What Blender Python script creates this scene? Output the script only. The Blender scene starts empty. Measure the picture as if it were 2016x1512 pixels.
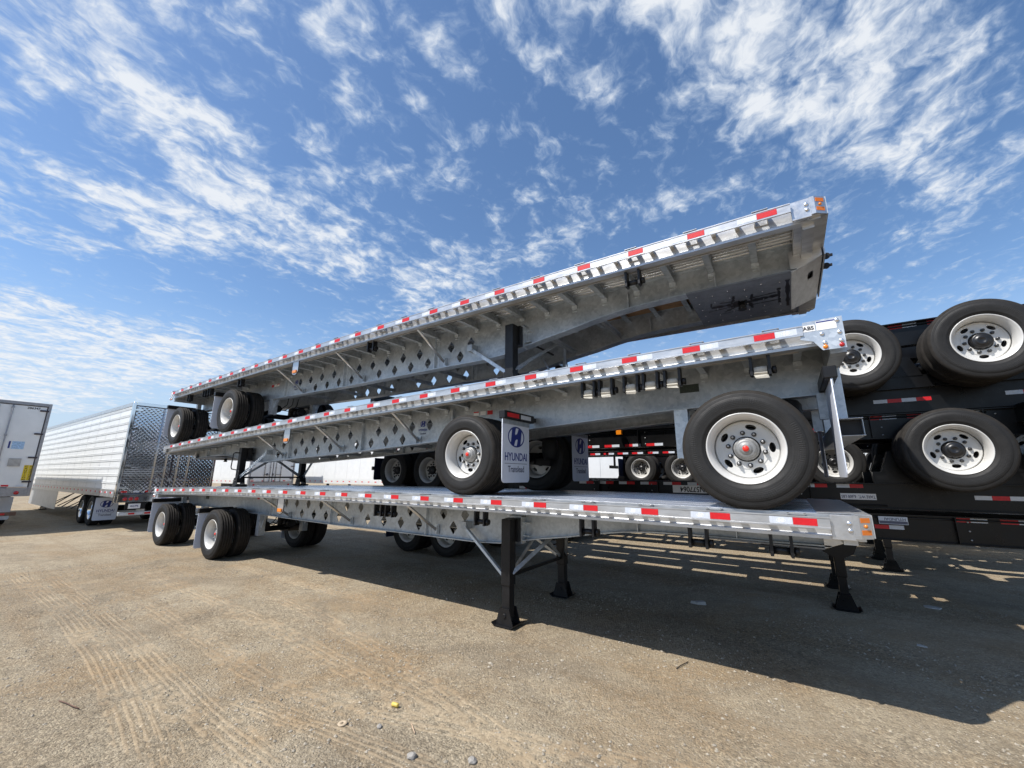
import bpy, bmesh, math, random
from mathutils import Vector, Matrix, noise
random.seed(7)
scene = bpy.context.scene
col = scene.collection
R = math.radians
PI = math.pi

# ------------------------------------------------------------------ camera
cd = bpy.data.cameras.new('camera')
cam = bpy.data.objects.new('camera', cd)
col.objects.link(cam)
YAW, PIT, ROL = R(-33.979), R(12.696), R(0.249)
fw = Vector((math.sin(YAW)*math.cos(PIT), math.cos(YAW)*math.cos(PIT), math.sin(PIT)))
rt = Vector((math.cos(YAW), -math.sin(YAW), 0))
up = rt.cross(fw)
r2 = rt*math.cos(ROL) + up*math.sin(ROL)
u2 = up*math.cos(ROL) - rt*math.sin(ROL)
M = Matrix((r2, u2, -fw)).transposed().to_4x4()
M.translation = Vector((14.2292, -3.9446, 1.7807))
cam.matrix_world = M
cd.sensor_width = 36
cd.lens = 36*796.4555/2016
cd.clip_start = 0.05
cd.clip_end = 5000
scene.camera = cam

# ------------------------------------------------------------------ sun, sky, exposure
SUN = Vector((-0.385, -0.60, 1.0)).normalized()          # towards the sun
world = bpy.data.worlds.new('World')
scene.world = world
world.use_nodes = True
wt = world.node_tree
wt.nodes.clear()
def wn(t, **k):
    n = wt.nodes.new(t)
    for a, b in k.items(): setattr(n, a, b)
    return n
W_OUT = wn('ShaderNodeOutputWorld')
SKY = wn('ShaderNodeTexSky', sky_type='NISHITA', sun_disc=False)
SKY.sun_elevation = math.asin(SUN.z)
SKY.sun_rotation = math.atan2(SUN.x, SUN.y)
SKY.air_density = 1.0
SKY.dust_density = 0.6
SKY.ozone_density = 2.2
SKY.altitude = 300
def build_sky():
    L = wt.links.new
    hs = wn('ShaderNodeHueSaturation'); hs.inputs['Saturation'].default_value = 1.10; hs.inputs['Value'].default_value = 1.0
    L(SKY.outputs[0], hs.inputs['Color'])
    bg = wn('ShaderNodeBackground'); bg.inputs[1].default_value = 0.14
    L(hs.outputs[0], bg.inputs[0])
    tc = wn('ShaderNodeTexCoord')
    sep = wn('ShaderNodeSeparateXYZ'); L(tc.outputs['Generated'], sep.inputs[0])
    def math_(op, a, b=None, c=None, clamp=False):
        n = wn('ShaderNodeMath', operation=op, use_clamp=clamp)
        for i, v in enumerate((a, b, c)):
            if v is None: continue
            if isinstance(v, (int, float)): n.inputs[i].default_value = v
            else: L(v, n.inputs[i])
        return n.outputs[0]
    def noise_(vec, sc, det, ro, dist=0.0):
        n = wn('ShaderNodeTexNoise'); n.inputs['Scale'].default_value = sc; n.inputs['Detail'].default_value = det; n.inputs['Roughness'].default_value = ro; n.inputs['Distortion'].default_value = dist
        L(vec, n.inputs['Vector']); return n
    zz = math_('ADD', math_('MAXIMUM', sep.outputs[2], 0.0), 0.10)
    px = math_('DIVIDE', sep.outputs[0], zz); py = math_('DIVIDE', sep.outputs[1], zz)
    cp = wn('ShaderNodeCombineXYZ'); L(px, cp.inputs[0]); L(py, cp.inputs[1])
    P = cp.outputs[0]
    # slow warp of the cloud sheet
    wp = noise_(P, 4.5, 4, .55)
    ws = wn('ShaderNodeVectorMath', operation='SUBTRACT'); L(wp.outputs['Color'], ws.inputs[0]); ws.inputs[1].default_value = (.5, .5, .5)
    wm = wn('ShaderNodeVectorMath', operation='SCALE'); L(ws.outputs[0], wm.inputs[0]); wm.inputs['Scale'].default_value = 0.16
    wa = wn('ShaderNodeVectorMath', operation='ADD'); L(P, wa.inputs[0]); L(wm.outputs[0], wa.inputs[1])
    PW = wa.outputs[0]
    mp = wn('ShaderNodeMapping'); L(PW, mp.inputs[0]); mp.inputs['Rotation'].default_value = (0, 0, R(12)); mp.inputs['Scale'].default_value = (1.35, 1.0, 1); mp.inputs['Location'].default_value = (3.3, 1.7, 0)
    n1 = noise_(mp.outputs[0], 8.0, 8, .55); n2 = noise_(mp.outputs[0], 24.0, 6, .58, .2)
    nb = noise_(P, 1.3, 2, .5)
    cov = math_('ADD', math_('MULTIPLY', math_('SUBTRACT', nb.outputs[0], 0.5), 0.30), -0.045)
    # banks of cloud (centre, radii, turn, weight) on the sheet
    for (cx, cy, rx, ry, a, w) in CLOUDS:
        m = wn('ShaderNodeMapping', vector_type='TEXTURE'); L(PW, m.inputs[0])
        m.inputs['Location'].default_value = (cx, cy, 0); m.inputs['Rotation'].default_value = (0, 0, R(a)); m.inputs['Scale'].default_value = (rx, ry, 1)
        ln = wn('ShaderNodeVectorMath', operation='LENGTH'); L(m.outputs[0], ln.inputs[0])
        mr = wn('ShaderNodeMapRange', interpolation_type='SMOOTHSTEP'); L(ln.outputs['Value'], mr.inputs[0])
        mr.inputs[1].default_value = 1.0; mr.inputs[2].default_value = 0.25; mr.inputs[3].default_value = 0.0; mr.inputs[4].default_value = w
        cov = math_('ADD', cov, mr.outputs[0])
    cov = math_('MINIMUM', cov, .20)
    d = math_('ADD', math_('MULTIPLY', math_('SUBTRACT', n1.outputs[0], .5), 0.78), math_('ADD', math_('MULTIPLY', math_('SUBTRACT', n2.outputs[0], .5), 0.50), .5))
    d = math_('ADD', d, cov)
    mr = wn('ShaderNodeMapRange', interpolation_type='SMOOTHSTEP'); L(d, mr.inputs[0])
    mr.inputs[1].default_value = 0.455; mr.inputs[2].default_value = 0.84; mr.inputs[3].default_value = 0; mr.inputs[4].default_value = 0.95
    # thin veil towards the horizon
    hz = wn('ShaderNodeMapRange', interpolation_type='SMOOTHSTEP'); L(sep.outputs[2], hz.inputs[0])
    hz.inputs[1].default_value = 0.36; hz.inputs[2].default_value = 0.0; hz.inputs[3].default_value = 0; hz.inputs[4].default_value = 0.90
    fac = math_('SUBTRACT', 1.0, math_('MULTIPLY', math_('SUBTRACT', 1.0, mr.outputs[0]), math_('SUBTRACT', 1.0, hz.outputs[0])))
    # thin cloud is bluer, thick cloud whiter
    gr = wn('ShaderNodeMapRange'); L(d, gr.inputs[0]); gr.inputs[1].default_value = .55; gr.inputs[2].default_value = .80; gr.inputs[3].default_value = 0; gr.inputs[4].default_value = 1
    mc = wn('ShaderNodeMix', data_type='RGBA'); L(gr.outputs[0], mc.inputs[0])
    mc.inputs[6].default_value = (.44, .55, .70, 1); mc.inputs[7].default_value = (.71, .74, .78, 1)
    bc = wn('ShaderNodeBackground'); bc.inputs[1].default_value = 1.0
    L(mc.outputs[2], bc.inputs[0])
    mx = wn('ShaderNodeMixShader'); L(fac, mx.inputs[0]); L(bg.outputs[0], mx.inputs[1]); L(bc.outputs[0], mx.inputs[2])
    L(mx.outputs[0], W_OUT.inputs[0])
CLOUDS = [(-1.150, 0.098, 0.395, 0.221, 117, 0.20), (-1.203, 0.334, 0.300, 0.207, 148, 0.20), (-1.409, 0.623, 0.782, 0.357, -123, 0.20), (-1.626, 0.352, 0.296, 0.221, 136, 0.14), (-1.602, 0.029, 0.238, 0.113, 111, 0.14), (-1.997, 0.157, 0.304, 0.140, -114, 0.11), (-3.195, 0.574, 1.211, 0.873, -118, 0.30), (-2.761, 0.188, 0.397, 0.279, -16, 0.24), (-0.630, 0.357, 0.160, 0.089, -114, 0.15), (-0.508, 0.514, 0.185, 0.054, -94, 0.14), (-0.341, 0.601, 0.313, 0.062, -108, 0.16), (-0.233, 0.736, 0.168, 0.060, -108, 0.12), (0.055, 0.868, 1.021, 0.185, -124, 0.18), (0.293, 0.958, 0.525, 0.116, -132, 0.18), (-0.032, 0.790, 0.307, 0.096, -112, 0.12), (-0.673, 0.971, 0.182, 0.067, 171, 0.15), (-0.456, 1.093, 0.253, 0.079, -137, 0.16), (-0.199, 1.218, 0.227, 0.099, -176, 0.16), (-0.866, 1.146, 0.605, 0.202, -170, 0.17), (-1.246, 1.264, 0.503, 0.217, -166, 0.16), (0.479, 1.701, 0.347, 0.190, 105, 0.12), (-0.933, 0.424, 0.095, 0.087, -95, 0.14), (-1.002, 0.572, 0.219, 0.066, -148, 0.12), (-0.769, 0.736, 0.155, 0.109, -175, 0.12), (-0.761, 0.437, 0.060, 0.043, -143, 0.13), (-0.642, 0.560, 0.063, 0.036, -141, 0.12), (-1.283, 0.027, 0.107, 0.092, -109, 0.15), (0.358, 2.238, 0.249, 0.138, 72, 0.08), (-0.459, 0.921, 0.132, 0.038, -140, 0.10), (0.199, 1.519, 0.260, 0.111, -113, 0.10), (-0.066, 0.712, 0.265, 0.106, -130, 0.10), (0.506, 1.336, 0.413, 0.104, -119, 0.12), (0.318, 1.315, 0.675, 0.131, -118, 0.10), (-0.814, 0.228, 0.094, 0.062, 1, 0.13), (-0.937, 0.117, 0.172, 0.094, -151, 0.12), (0.670, 2.251, 0.457, 0.272, 77, 0.07), (0.023, 1.049, 0.385, 0.095, -118, 0.10), (-4.348, 0.419, 1.231, 0.863, -169, 0.22), (-2.128, 0.524, 0.199, 0.116, 120, 0.10)]
build_sky()
sd = bpy.data.lights.new('sun', 'SUN'); sd.energy = 5.0; sd.angle = R(0.53); sd.color = (1.0, 0.96, 0.905)
sun = bpy.data.objects.new('sun', sd); col.objects.link(sun)
sun.rotation_euler = SUN.to_track_quat('Z', 'Y').to_euler(); sun.location = (0, -10, 30)
vs = scene.view_settings
vs.view_transform = 'Standard'; vs.look = 'None'; vs.gamma = 1.0; vs.use_curve_mapping = False; vs.exposure = 0.28

# ------------------------------------------------------------------ materials
MATS = {}
def mat(name, base, rough=.5, metal=0.0, var=0.0, scale=8.0, bump=0.0, bscale=40.0, var2=None, coat=0.0, spec=.5, detail=6, stretch=None):
    m = bpy.data.materials.new(name); m.use_nodes = True
    nt = m.node_tree; b = nt.nodes['Principled BSDF']
    b.inputs['Base Color'].default_value = (*base, 1); b.inputs['Roughness'].default_value = rough; b.inputs['Metallic'].default_value = metal
    b.inputs['Specular IOR Level'].default_value = spec
    if coat: b.inputs['Coat Weight'].default_value = coat; b.inputs['Coat Roughness'].default_value = .15
    tc = nt.nodes.new('ShaderNodeTexCoord'); src = tc.outputs['Object']
    if stretch:
        mp = nt.nodes.new('ShaderNodeMapping'); mp.inputs['Scale'].default_value = stretch; nt.links.new(src, mp.inputs[0]); src = mp.outputs[0]
    if var:
        n = nt.nodes.new('ShaderNodeTexNoise'); n.inputs['Scale'].default_value = scale; n.inputs['Detail'].default_value = detail; n.inputs['Roughness'].default_value = .65
        nt.links.new(src, n.inputs['Vector'])
        mr = nt.nodes.new('ShaderNodeMapRange'); mr.inputs[1].default_value = .3; mr.inputs[2].default_value = .7
        nt.links.new(n.outputs[0], mr.inputs[0])
        mx = nt.nodes.new('ShaderNodeMix'); mx.data_type = 'RGBA'
        nt.links.new(mr.outputs[0], mx.inputs[0])
        lo = [max(0, c*(1-var)) for c in base]; hi = [min(1, c*(1+var)) for c in base]
        if var2: lo = var2
        mx.inputs[6].default_value = (*lo, 1); mx.inputs[7].default_value = (*hi, 1)
        nt.links.new(mx.outputs[2], b.inputs['Base Color'])
        rr = nt.nodes.new('ShaderNodeMapRange'); rr.inputs[3].default_value = max(.02, rough-.1); rr.inputs[4].default_value = min(1, rough+.12)
        n3 = nt.nodes.new('ShaderNodeTexNoise'); n3.inputs['Scale'].default_value = scale*2.3; nt.links.new(src, n3.inputs['Vector'])
        nt.links.new(n3.outputs[0], rr.inputs[0]); nt.links.new(rr.outputs[0], b.inputs['Roughness'])
    if bump:
        n2 = nt.nodes.new('ShaderNodeTexNoise'); n2.inputs['Scale'].default_value = bscale; n2.inputs['Detail'].default_value = 5
        nt.links.new(src, n2.inputs['Vector'])
        bp = nt.nodes.new('ShaderNodeBump'); bp.inputs['Strength'].default_value = bump; bp.inputs['Distance'].default_value = .01
        nt.links.new(n2.outputs[0], bp.inputs['Height']); nt.links.new(bp.outputs[0], b.inputs['Normal'])
    MATS[name] = m
    return m
def galv(name, base=.50, rough=.42):
    # galvanised steel: mottled spangle, a few pale runs
    m = mat(name, (base, base*1.03, base*1.06), rough, .58, .0)
    nt = m.node_tree; b = nt.nodes['Principled BSDF']; tc = [n for n in nt.nodes if n.type == 'TEX_COORD'][0]
    v = nt.nodes.new('ShaderNodeTexVoronoi'); v.inputs['Scale'].default_value = 26; nt.links.new(tc.outputs['Object'], v.inputs['Vector'])
    n = nt.nodes.new('ShaderNodeTexNoise'); n.inputs['Scale'].default_value = 2.6; n.inputs['Detail'].default_value = 8; n.inputs['Roughness'].default_value = .7; n.inputs['Distortion'].default_value = .6
    nt.links.new(tc.outputs['Object'], n.inputs['Vector'])
    sx = nt.nodes.new('ShaderNodeSeparateColor'); nt.links.new(v.outputs['Color'], sx.inputs[0])
    a = nt.nodes.new('ShaderNodeMath'); a.operation = 'MULTIPLY_ADD'; a.inputs[1].default_value = .22; nt.links.new(sx.outputs[0], a.inputs[0])
    nt.links.new(n.outputs[0], a.inputs[2])
    mr = nt.nodes.new('ShaderNodeMapRange'); mr.inputs[1].default_value = .38; mr.inputs[2].default_value = .82; nt.links.new(a.outputs[0], mr.inputs[0])
    mx = nt.nodes.new('ShaderNodeMix'); mx.data_type = 'RGBA'; nt.links.new(mr.outputs[0], mx.inputs[0])
    mx.inputs[6].default_value = (base*.66, base*.73, base*.80, 1); mx.inputs[7].default_value = (min(1, base*1.14), min(1, base*1.22), min(1, base*1.28), 1)
    nt.links.new(mx.outputs[2], b.inputs['Base Color'])
    rr = nt.nodes.new('ShaderNodeMapRange'); rr.inputs[3].default_value = rough-.12; rr.inputs[4].default_value = rough+.2; nt.links.new(a.outputs[0], rr.inputs[0]); nt.links.new(rr.outputs[0], b.inputs['Roughness'])
    return m
galv('galv', .46, .36)
galv('galv_light', .58, .34)
mat('alu', (.58, .585, .59), .34, .85, .14, 14, .06, 60)
mat('alu_rail', (.56, .565, .57), .36, .75, .20, 7, .06, 30, stretch=(.6, 2, 2))
mat('alu_deck', (.56, .565, .57), .27, .88, .38, 5, .06, 50, stretch=(.15, 5, 1))
mat('alu_under', (.50, .485, .46), .48, .6, .15, 6)
mat('bolt', (.75, .75, .76), .25, .9)
mat('red_tape', (.58, .008, .014), .42, 0, .12, 30, .12, 300)
mat('white_tape', (.62, .66, .72), .45, .1, .10, 30, .12, 300)
mat('tape_mark', (.83, .85, .88), .5)
mat('orange_tape', (.78, .20, .02), .42, 0, .08, 30)
mat('amber', (.75, .22, .01), .2, 0, coat=.6)
mat('red_lamp', (.45, .01, .01), .15, 0, coat=.6)
mat('white_label', (.80, .80, .79), .5)
mat('dark_label', (.03, .04, .03), .5, 0, .5, 60)
mat('navy', (.012, .028, .19), .5)
mat('grey_ink', (.10, .11, .16), .5)
mat('black_ink', (.015, .015, .015), .6)
mat('black_paint', (.009, .009, .010), .42, 0, .35, 9, .10, 26, spec=.35)
mat('chassis_paint', (.005, .005, .0055), .30, 0, .4, 4, .04, 20, spec=.28)
mat('rubber', (.015, .0145, .014), .62, 0, .30, 7, .18, 90, spec=.35)
mat('rubber_tread', (.024, .021, .018), .80, 0, .35, 12, .25, 60, spec=.25)
mat('hose', (.012, .012, .012), .5)
mat('wheel_white', (.60, .592, .565), .38, .05, .07, 10, .03, 60, coat=.2)
mat('wheel_silver', (.70, .705, .71), .30, .75, .08, 12)
mat('chrome', (.80, .81, .82), .10, 1.0)
mat('hub_metal', (.27, .27, .265), .55, .5, .2, 40, .1, 60)
mat('hub_black', (.010, .010, .011), .35)
mat('nut', (.05, .05, .05), .35, .5)
mat('nut_bright', (.42, .42, .42), .45, .7)
mat('red_plug', (.72, .03, .015), .35)
mat('flap', (.66, .70, .785), .42, 0, .04, 6)
mat('flap_navy', (.02, .03, .07), .5)
mat('strap', (.50, .47, .40), .8, 0, .16, 40, .3, 120, stretch=(1, 1, 6))
mat('grease', (.004, .004, .004), .35)
mat('plate_grey', (.20, .215, .24), .45, .5, .18, 7, .08, 30)
mat('wood', (.34, .19, .09), .7, 0, .2, 12, .2, 40)
mat('van_white', (.76, .77, .76), .38, 0, .05, 2.5, coat=.2)
mat('van_dirty', (.66, .66, .63), .5, 0, .10, 3)
mat('van_trim', (.33, .33, .34), .45, .5, .2, 12)
mat('van_dark', (.05, .04, .05), .5, .2, .3, 20)
mat('rust', (.16, .09, .06), .7, .2, .4, 14)
mat('yellow', (.68, .50, .02), .45)
mat('skirt', (.52, .53, .54), .4, .5, .08, 4)
mat('grey_panel', (.40, .39, .37), .5, .3, .2, 9)
mat('sticker_blue', (.35, .52, .72), .5, 0, .35, 30)
def quilt():
    m = mat('quilt_steel', (.74, .75, .76), .07, 1.0)
    nt = m.node_tree; b = nt.nodes['Principled BSDF']; tc = [n for n in nt.nodes if n.type == 'TEX_COORD'][0]
    sp = nt.nodes.new('ShaderNodeSeparateXYZ'); nt.links.new(tc.outputs['Object'], sp.inputs[0])
    def mth(op, x, y=None):
        n = nt.nodes.new('ShaderNodeMath'); n.operation = op
        for i, v in enumerate((x, y)):
            if v is None: continue
            if isinstance(v, (int, float)): n.inputs[i].default_value = v
            else: nt.links.new(v, n.inputs[i])
        return n.outputs[0]
    k = 26
    a = mth('MULTIPLY', mth('ADD', sp.outputs[1], sp.outputs[2]), k); c = mth('MULTIPLY', mth('SUBTRACT', sp.outputs[1], sp.outputs[2]), k)
    h = mth('MULTIPLY', mth('ABSOLUTE', mth('SINE', a)), mth('ABSOLUTE', mth('SINE', c)))
    n = nt.nodes.new('ShaderNodeTexNoise'); n.inputs['Scale'].default_value = 1.4; nt.links.new(tc.outputs['Object'], n.inputs['Vector'])
    hh = mth('ADD', mth('MULTIPLY', h, .6), mth('MULTIPLY', n.outputs[0], 4.0))
    bp = nt.nodes.new('ShaderNodeBump'); bp.inputs['Strength'].default_value = .35; bp.inputs['Distance'].default_value = .016
    nt.links.new(hh, bp.inputs['Height']); nt.links.new(bp.outputs[0], b.inputs['Normal'])
quilt()

# ------------------------------------------------------------------ mesh helpers
def bx(bm, x0, x1, y0, y1, z0, z1):
    v = [bm.verts.new(p) for p in ((x0, y0, z0), (x1, y0, z0), (x1, y1, z0), (x0, y1, z0), (x0, y0, z1), (x1, y0, z1), (x1, y1, z1), (x0, y1, z1))]
    for f in ((0, 3, 2, 1), (4, 5, 6, 7), (0, 1, 5, 4), (1, 2, 6, 5), (2, 3, 7, 6), (3, 0, 4, 7)): bm.faces.new([v[i] for i in f])
    return v
def tube(bm, p0, p1, r, seg=12, r1=None, cap=True):
    p0, p1 = Vector(p0), Vector(p1); d = (p1-p0).normalized()
    a = d.orthogonal().normalized(); b = d.cross(a); r1 = r if r1 is None else r1
    A = [bm.verts.new(p0+(a*math.cos(t)+b*math.sin(t))*r) for t in [2*PI*i/seg for i in range(seg)]]
    B = [bm.verts.new(p1+(a*math.cos(t)+b*math.sin(t))*r1) for t in [2*PI*i/seg for i in range(seg)]]
    for i in range(seg):
        j = (i+1) % seg; f = bm.faces.new((A[i], A[j], B[j], B[i])); f.smooth = True
    if cap: bm.faces.new(A[::-1]); bm.faces.new(B)
def pipe(bm, pts, r, seg=8):
    pts = [Vector(p) for p in pts]; rings = []
    a = None
    for i, p in enumerate(pts):
        d = (pts[min(i+1, len(pts)-1)]-pts[max(i-1, 0)]).normalized()
        if a is None: a = d.orthogonal().normalized()
        a = (a-d*a.dot(d)).normalized(); b = d.cross(a)
        rings.append([bm.verts.new(p+(a*math.cos(t)+b*math.sin(t))*r) for t in [2*PI*k/seg for k in range(seg)]])
    for A, B in zip(rings, rings[1:]):
        for i in range(seg):
            f = bm.faces.new((A[i], A[(i+1) % seg], B[(i+1) % seg], B[i])); f.smooth = True
    bm.faces.new(rings[0][::-1]); bm.faces.new(rings[-1])
def bar(bm, p0, p1, w, h, upv=(0, 0, 1)):
    # rectangular bar from p0 to p1
    p0, p1 = Vector(p0), Vector(p1); d = (p1-p0).normalized(); s = d.cross(Vector(upv)).normalized(); u = s.cross(d)
    q = [(-w/2, -h/2), (w/2, -h/2), (w/2, h/2), (-w/2, h/2)]
    A = [bm.verts.new(p0+s*a+u*b) for a, b in q]; B = [bm.verts.new(p1+s*a+u*b) for a, b in q]
    for i in range(4): bm.faces.new((A[i], A[(i+1) % 4], B[(i+1) % 4], B[i]))
    bm.faces.new(A[::-1]); bm.faces.new(B)
def lathe(bm, prof, seg=48, smooth=True, closed=False):
    # prof: (y, r) turned round the y axis
    rings = []
    for y, r in prof:
        rings.append([bm.verts.new((r*math.cos(2*PI*i/seg), y, r*math.sin(2*PI*i/seg))) for i in range(seg)] if r > 1e-6 else [bm.verts.new((0, y, 0))])
    pairs = list(zip(rings, rings[1:]))
    if closed: pairs.append((rings[-1], rings[0]))
    for A, B in pairs:
        for i in range(seg):
            j = (i+1) % seg
            if len(A) == 1 and len(B) == 1: continue
            if len(A) == 1: f = bm.faces.new((A[0], B[j], B[i]))
            elif len(B) == 1: f = bm.faces.new((A[i], A[j], B[0]))
            else: f = bm.faces.new((A[i], A[j], B[j], B[i]))
            f.smooth = smooth
def sweep(bm, prof, stations, zf):
    # closed (t, dz) profile carried along s, riding on zf(s)
    rings = [[bm.verts.new((s, t, zf(s)+dz)) for t, dz in prof] for s in stations]
    n = len(prof)
    for A, B in zip(rings, rings[1:]):
        for i in range(n): bm.faces.new((A[i], A[(i+1) % n], B[(i+1) % n], B[i]))
    bm.faces.new(rings[0][::-1]); bm.faces.new(rings[-1])
def rect(t0, t1, z0, z1): return [(t0, z0), (t1, z0), (t1, z1), (t0, z1)]
def done(bm, name='mesh', bevel=0.0, seg=1, norm=True):
    if norm: bmesh.ops.recalc_face_normals(bm, faces=bm.faces[:])
    if bevel:
        es = [e for e in bm.edges if len(e.link_faces) == 2 and e.calc_face_angle(0) > .6]
        bmesh.ops.bevel(bm, geom=es, offset=bevel, segments=seg, affect='EDGES', profile=.6)
    me = bpy.data.meshes.new(name); bm.to_mesh(me); bm.free()
    return me
def B(): return bmesh.new()
def boxmesh(x0, x1, y0, y1, z0, z1, bevel=0.0):
    bm = B(); bx(bm, x0, x1, y0, y1, z0, z1); return done(bm, bevel=bevel)
def curve_mesh(outlines, thick):
    # flat shape with holes, in the xy plane, thickness along z
    cu = bpy.data.curves.new('shape', 'CURVE'); cu.dimensions = '2D'; cu.fill_mode = 'BOTH'; cu.extrude = thick/2
    for o in outlines:
        sp = cu.splines.new('POLY'); sp.points.add(len(o)-1); sp.use_cyclic_u = True
        for p, q in zip(sp.points, o): p.co = (q[0], q[1], 0, 1)
    ob = bpy.data.objects.new('shape', cu); me = bpy.data.meshes.new_from_object(ob)
    bpy.data.objects.remove(ob); bpy.data.curves.remove(cu)
    return me
TXT = {}
def text_mesh(s, size, thick=.002, shear=0.0, space=1.0):
    k = (s, size, thick, shear, space)
    if k not in TXT:
        cu = bpy.data.curves.new('text', 'FONT'); cu.body = s; cu.size = size; cu.align_x = 'CENTER'; cu.align_y = 'CENTER'; cu.extrude = thick/2; cu.shear = shear; cu.space_character = space; cu.offset = size*.016
        ob = bpy.data.objects.new('text', cu); me = bpy.data.meshes.new_from_object(ob)
        bpy.data.objects.remove(ob); bpy.data.curves.remove(cu); TXT[k] = me
    return TXT[k]
def ell(a, b, n=40, cx=0, cy=0, rev=False):
    p = [(cx+a*math.cos(2*PI*i/n), cy+b*math.sin(2*PI*i/n)) for i in range(n)]
    return p[::-1] if rev else p
def emblem_mesh(w, thick=.002):
    # oval with a slanted, curved letter H
    a, b = w/2, w*.30
    o = [ell(a, b, 48), ell(a*.90, b*.86, 48)]
    me1 = curve_mesh(o, thick)
    q = lambda pts: [(x*w, y*w) for x, y in pts]
    H = q([(-.335, -.195), (-.25, -.245), (-.155, -.275), (-.055, -.10), (.045, -.055), (.085, -.09), (.02, -.285), (.15, -.272), (.25, -.24), (.335, .195), (.25, .245), (.155, .275), (.055, .10), (-.045, .055), (-.085, .09), (-.02, .285), (-.15, .272), (-.25, .24)])
    me2 = curve_mesh([H], thick*1.2)
    bm = B(); bm.from_mesh(me1); bm.from_mesh(me2); me = bpy.data.meshes.new('emblem'); bm.to_mesh(me); bm.free()
    return me
EMB = emblem_mesh(1.0, .002)

# ------------------------------------------------------------------ object helpers
def obj(name, me, m, parent=None, loc=(0, 0, 0), rot=None, label=None):
    if isinstance(me, bmesh.types.BMesh): me = done(me)
    if m is not None:
        mm = MATS[m] if isinstance(m, str) else m
        if len(me.materials) == 0: me.materials.append(mm)
        elif me.materials[0] is not mm:
            me = me.copy(); me.materials[0] = mm
    o = bpy.data.objects.new(name, me); col.objects.link(o)
    o.location = loc
    if rot is not None:
        if isinstance(rot, Matrix): o.rotation_euler = rot.to_euler()
        else: o.rotation_euler = rot
    if parent: o.parent = parent
    if label: o['label'] = label
    return o
def thing(name, label, cat, loc=(0, 0, 0), rot=(0, 0, 0), group=None):
    o = bpy.data.objects.new(name, None); col.objects.link(o); o.empty_display_size = .3
    o.location = loc; o.rotation_euler = rot; tag(o, label, cat, group)
    return o
def tag(o, label, cat, group=None):
    o['label'] = label; o['category'] = cat
    if group: o['group'] = group
    return o
def struct(o, kind='structure'):
    o['kind'] = kind; return o
def copy_tree(o, parent=None):
    c = o.copy(); col.objects.link(c); c.parent = parent
    for ch in list(o.children): copy_tree(ch, c)
    return c
def face_rot(right, upv):
    r = Vector(right).normalized(); u = Vector(upv).normalized(); n = r.cross(u)
    return Matrix((r, u, n)).transposed()
def sign_text(name, s, size, m, parent, c, right, upv=(0, 0, 1), sx=1.0, thick=.002, shear=0, label=None):
    me = text_mesh(s, size, thick, shear)
    o = obj(name, me, m, parent, c, face_rot(right, upv)); o.scale = (sx, 1, 1)
    return o

# ------------------------------------------------------------------ wheels
RT = .51
def tyre_mesh():
    bm = B()
    h = .14
    pr = [(-.105, .292), (-.118, .305), (-.128, .335), (-.131, .338), (-.131, .344), (-.138, .375), (-.1405, .41), (-.139, .440), (-.1345, .444), (-.134, .452), (-.129, .478), (-.121, .494), (-.108, .505), (-.098, .508)]
    gro = []
    for g in (-.072, -.026, .026, .072):
        gro += [(g-.007, .510 if abs(g) < .05 else .509), (g-.005, .497), (g+.005, .497), (g+.007, .510 if abs(g) < .05 else .509)]
    lathe(bm, pr+gro+[(-y, r) for y, r in pr[::-1]], 72, True)
    for f in bm.faces:
        rr = sum(math.hypot(v.co.x, v.co.z) for v in f.verts)/len(f.verts)
        f.material_index = 1 if rr > .485 else 0
    for e in bm.edges:
        if len(e.link_faces) == 2 and e.calc_face_angle(0) > .7: e.smooth = False
    me = done(bm, 'tyre'); me.materials.append(MATS['rubber']); me.materials.append(MATS['rubber_tread'])
    return me
def tyre_relief():
    m = MATS['rubber']; nt = m.node_tree; b = nt.nodes['Principled BSDF']; tc = [n for n in nt.nodes if n.type == 'TEX_COORD'][0]
    sp = nt.nodes.new('ShaderNodeSeparateXYZ'); nt.links.new(tc.outputs['Object'], sp.inputs[0])
    def mth(op, *a):
        n = nt.nodes.new('ShaderNodeMath'); n.operation = op
        for i, v in enumerate(a):
            if isinstance(v, (int, float)): n.inputs[i].default_value = v
            else: nt.links.new(v, n.inputs[i])
        return n.outputs[0]
    ang = mth('ARCTAN2', sp.outputs[2], sp.outputs[0]); rad = mth('SQRT', mth('ADD', mth('MULTIPLY', sp.outputs[0], sp.outputs[0]), mth('MULTIPLY', sp.outputs[2], sp.outputs[2])))
    rib = mth('MULTIPLY', mth('SINE', mth('MULTIPLY', ang, 150)), mth('LESS_THAN', mth('ABSOLUTE', mth('SUBTRACT', rad, .405)), .022))
    rib = mth('MULTIPLY', rib, mth('GREATER_THAN', mth('SINE', mth('MULTIPLY', ang, 4)), -.1))
    ring = mth('SINE', mth('MULTIPLY', rad, 420))
    h = mth('ADD', mth('MULTIPLY', rib, .5), mth('MULTIPLY', ring, .18))
    old = [n for n in nt.nodes if n.type == 'BUMP'][0]
    bp = nt.nodes.new('ShaderNodeBump'); bp.inputs['Strength'].default_value = .28; bp.inputs['Distance'].default_value = .004
    nt.links.new(h, bp.inputs['Height']); nt.links.new(old.outputs[0], bp.inputs['Normal']); nt.links.new(bp.outputs[0], b.inputs['Normal'])
tyre_relief()
TYRE = tyre_mesh()
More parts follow.
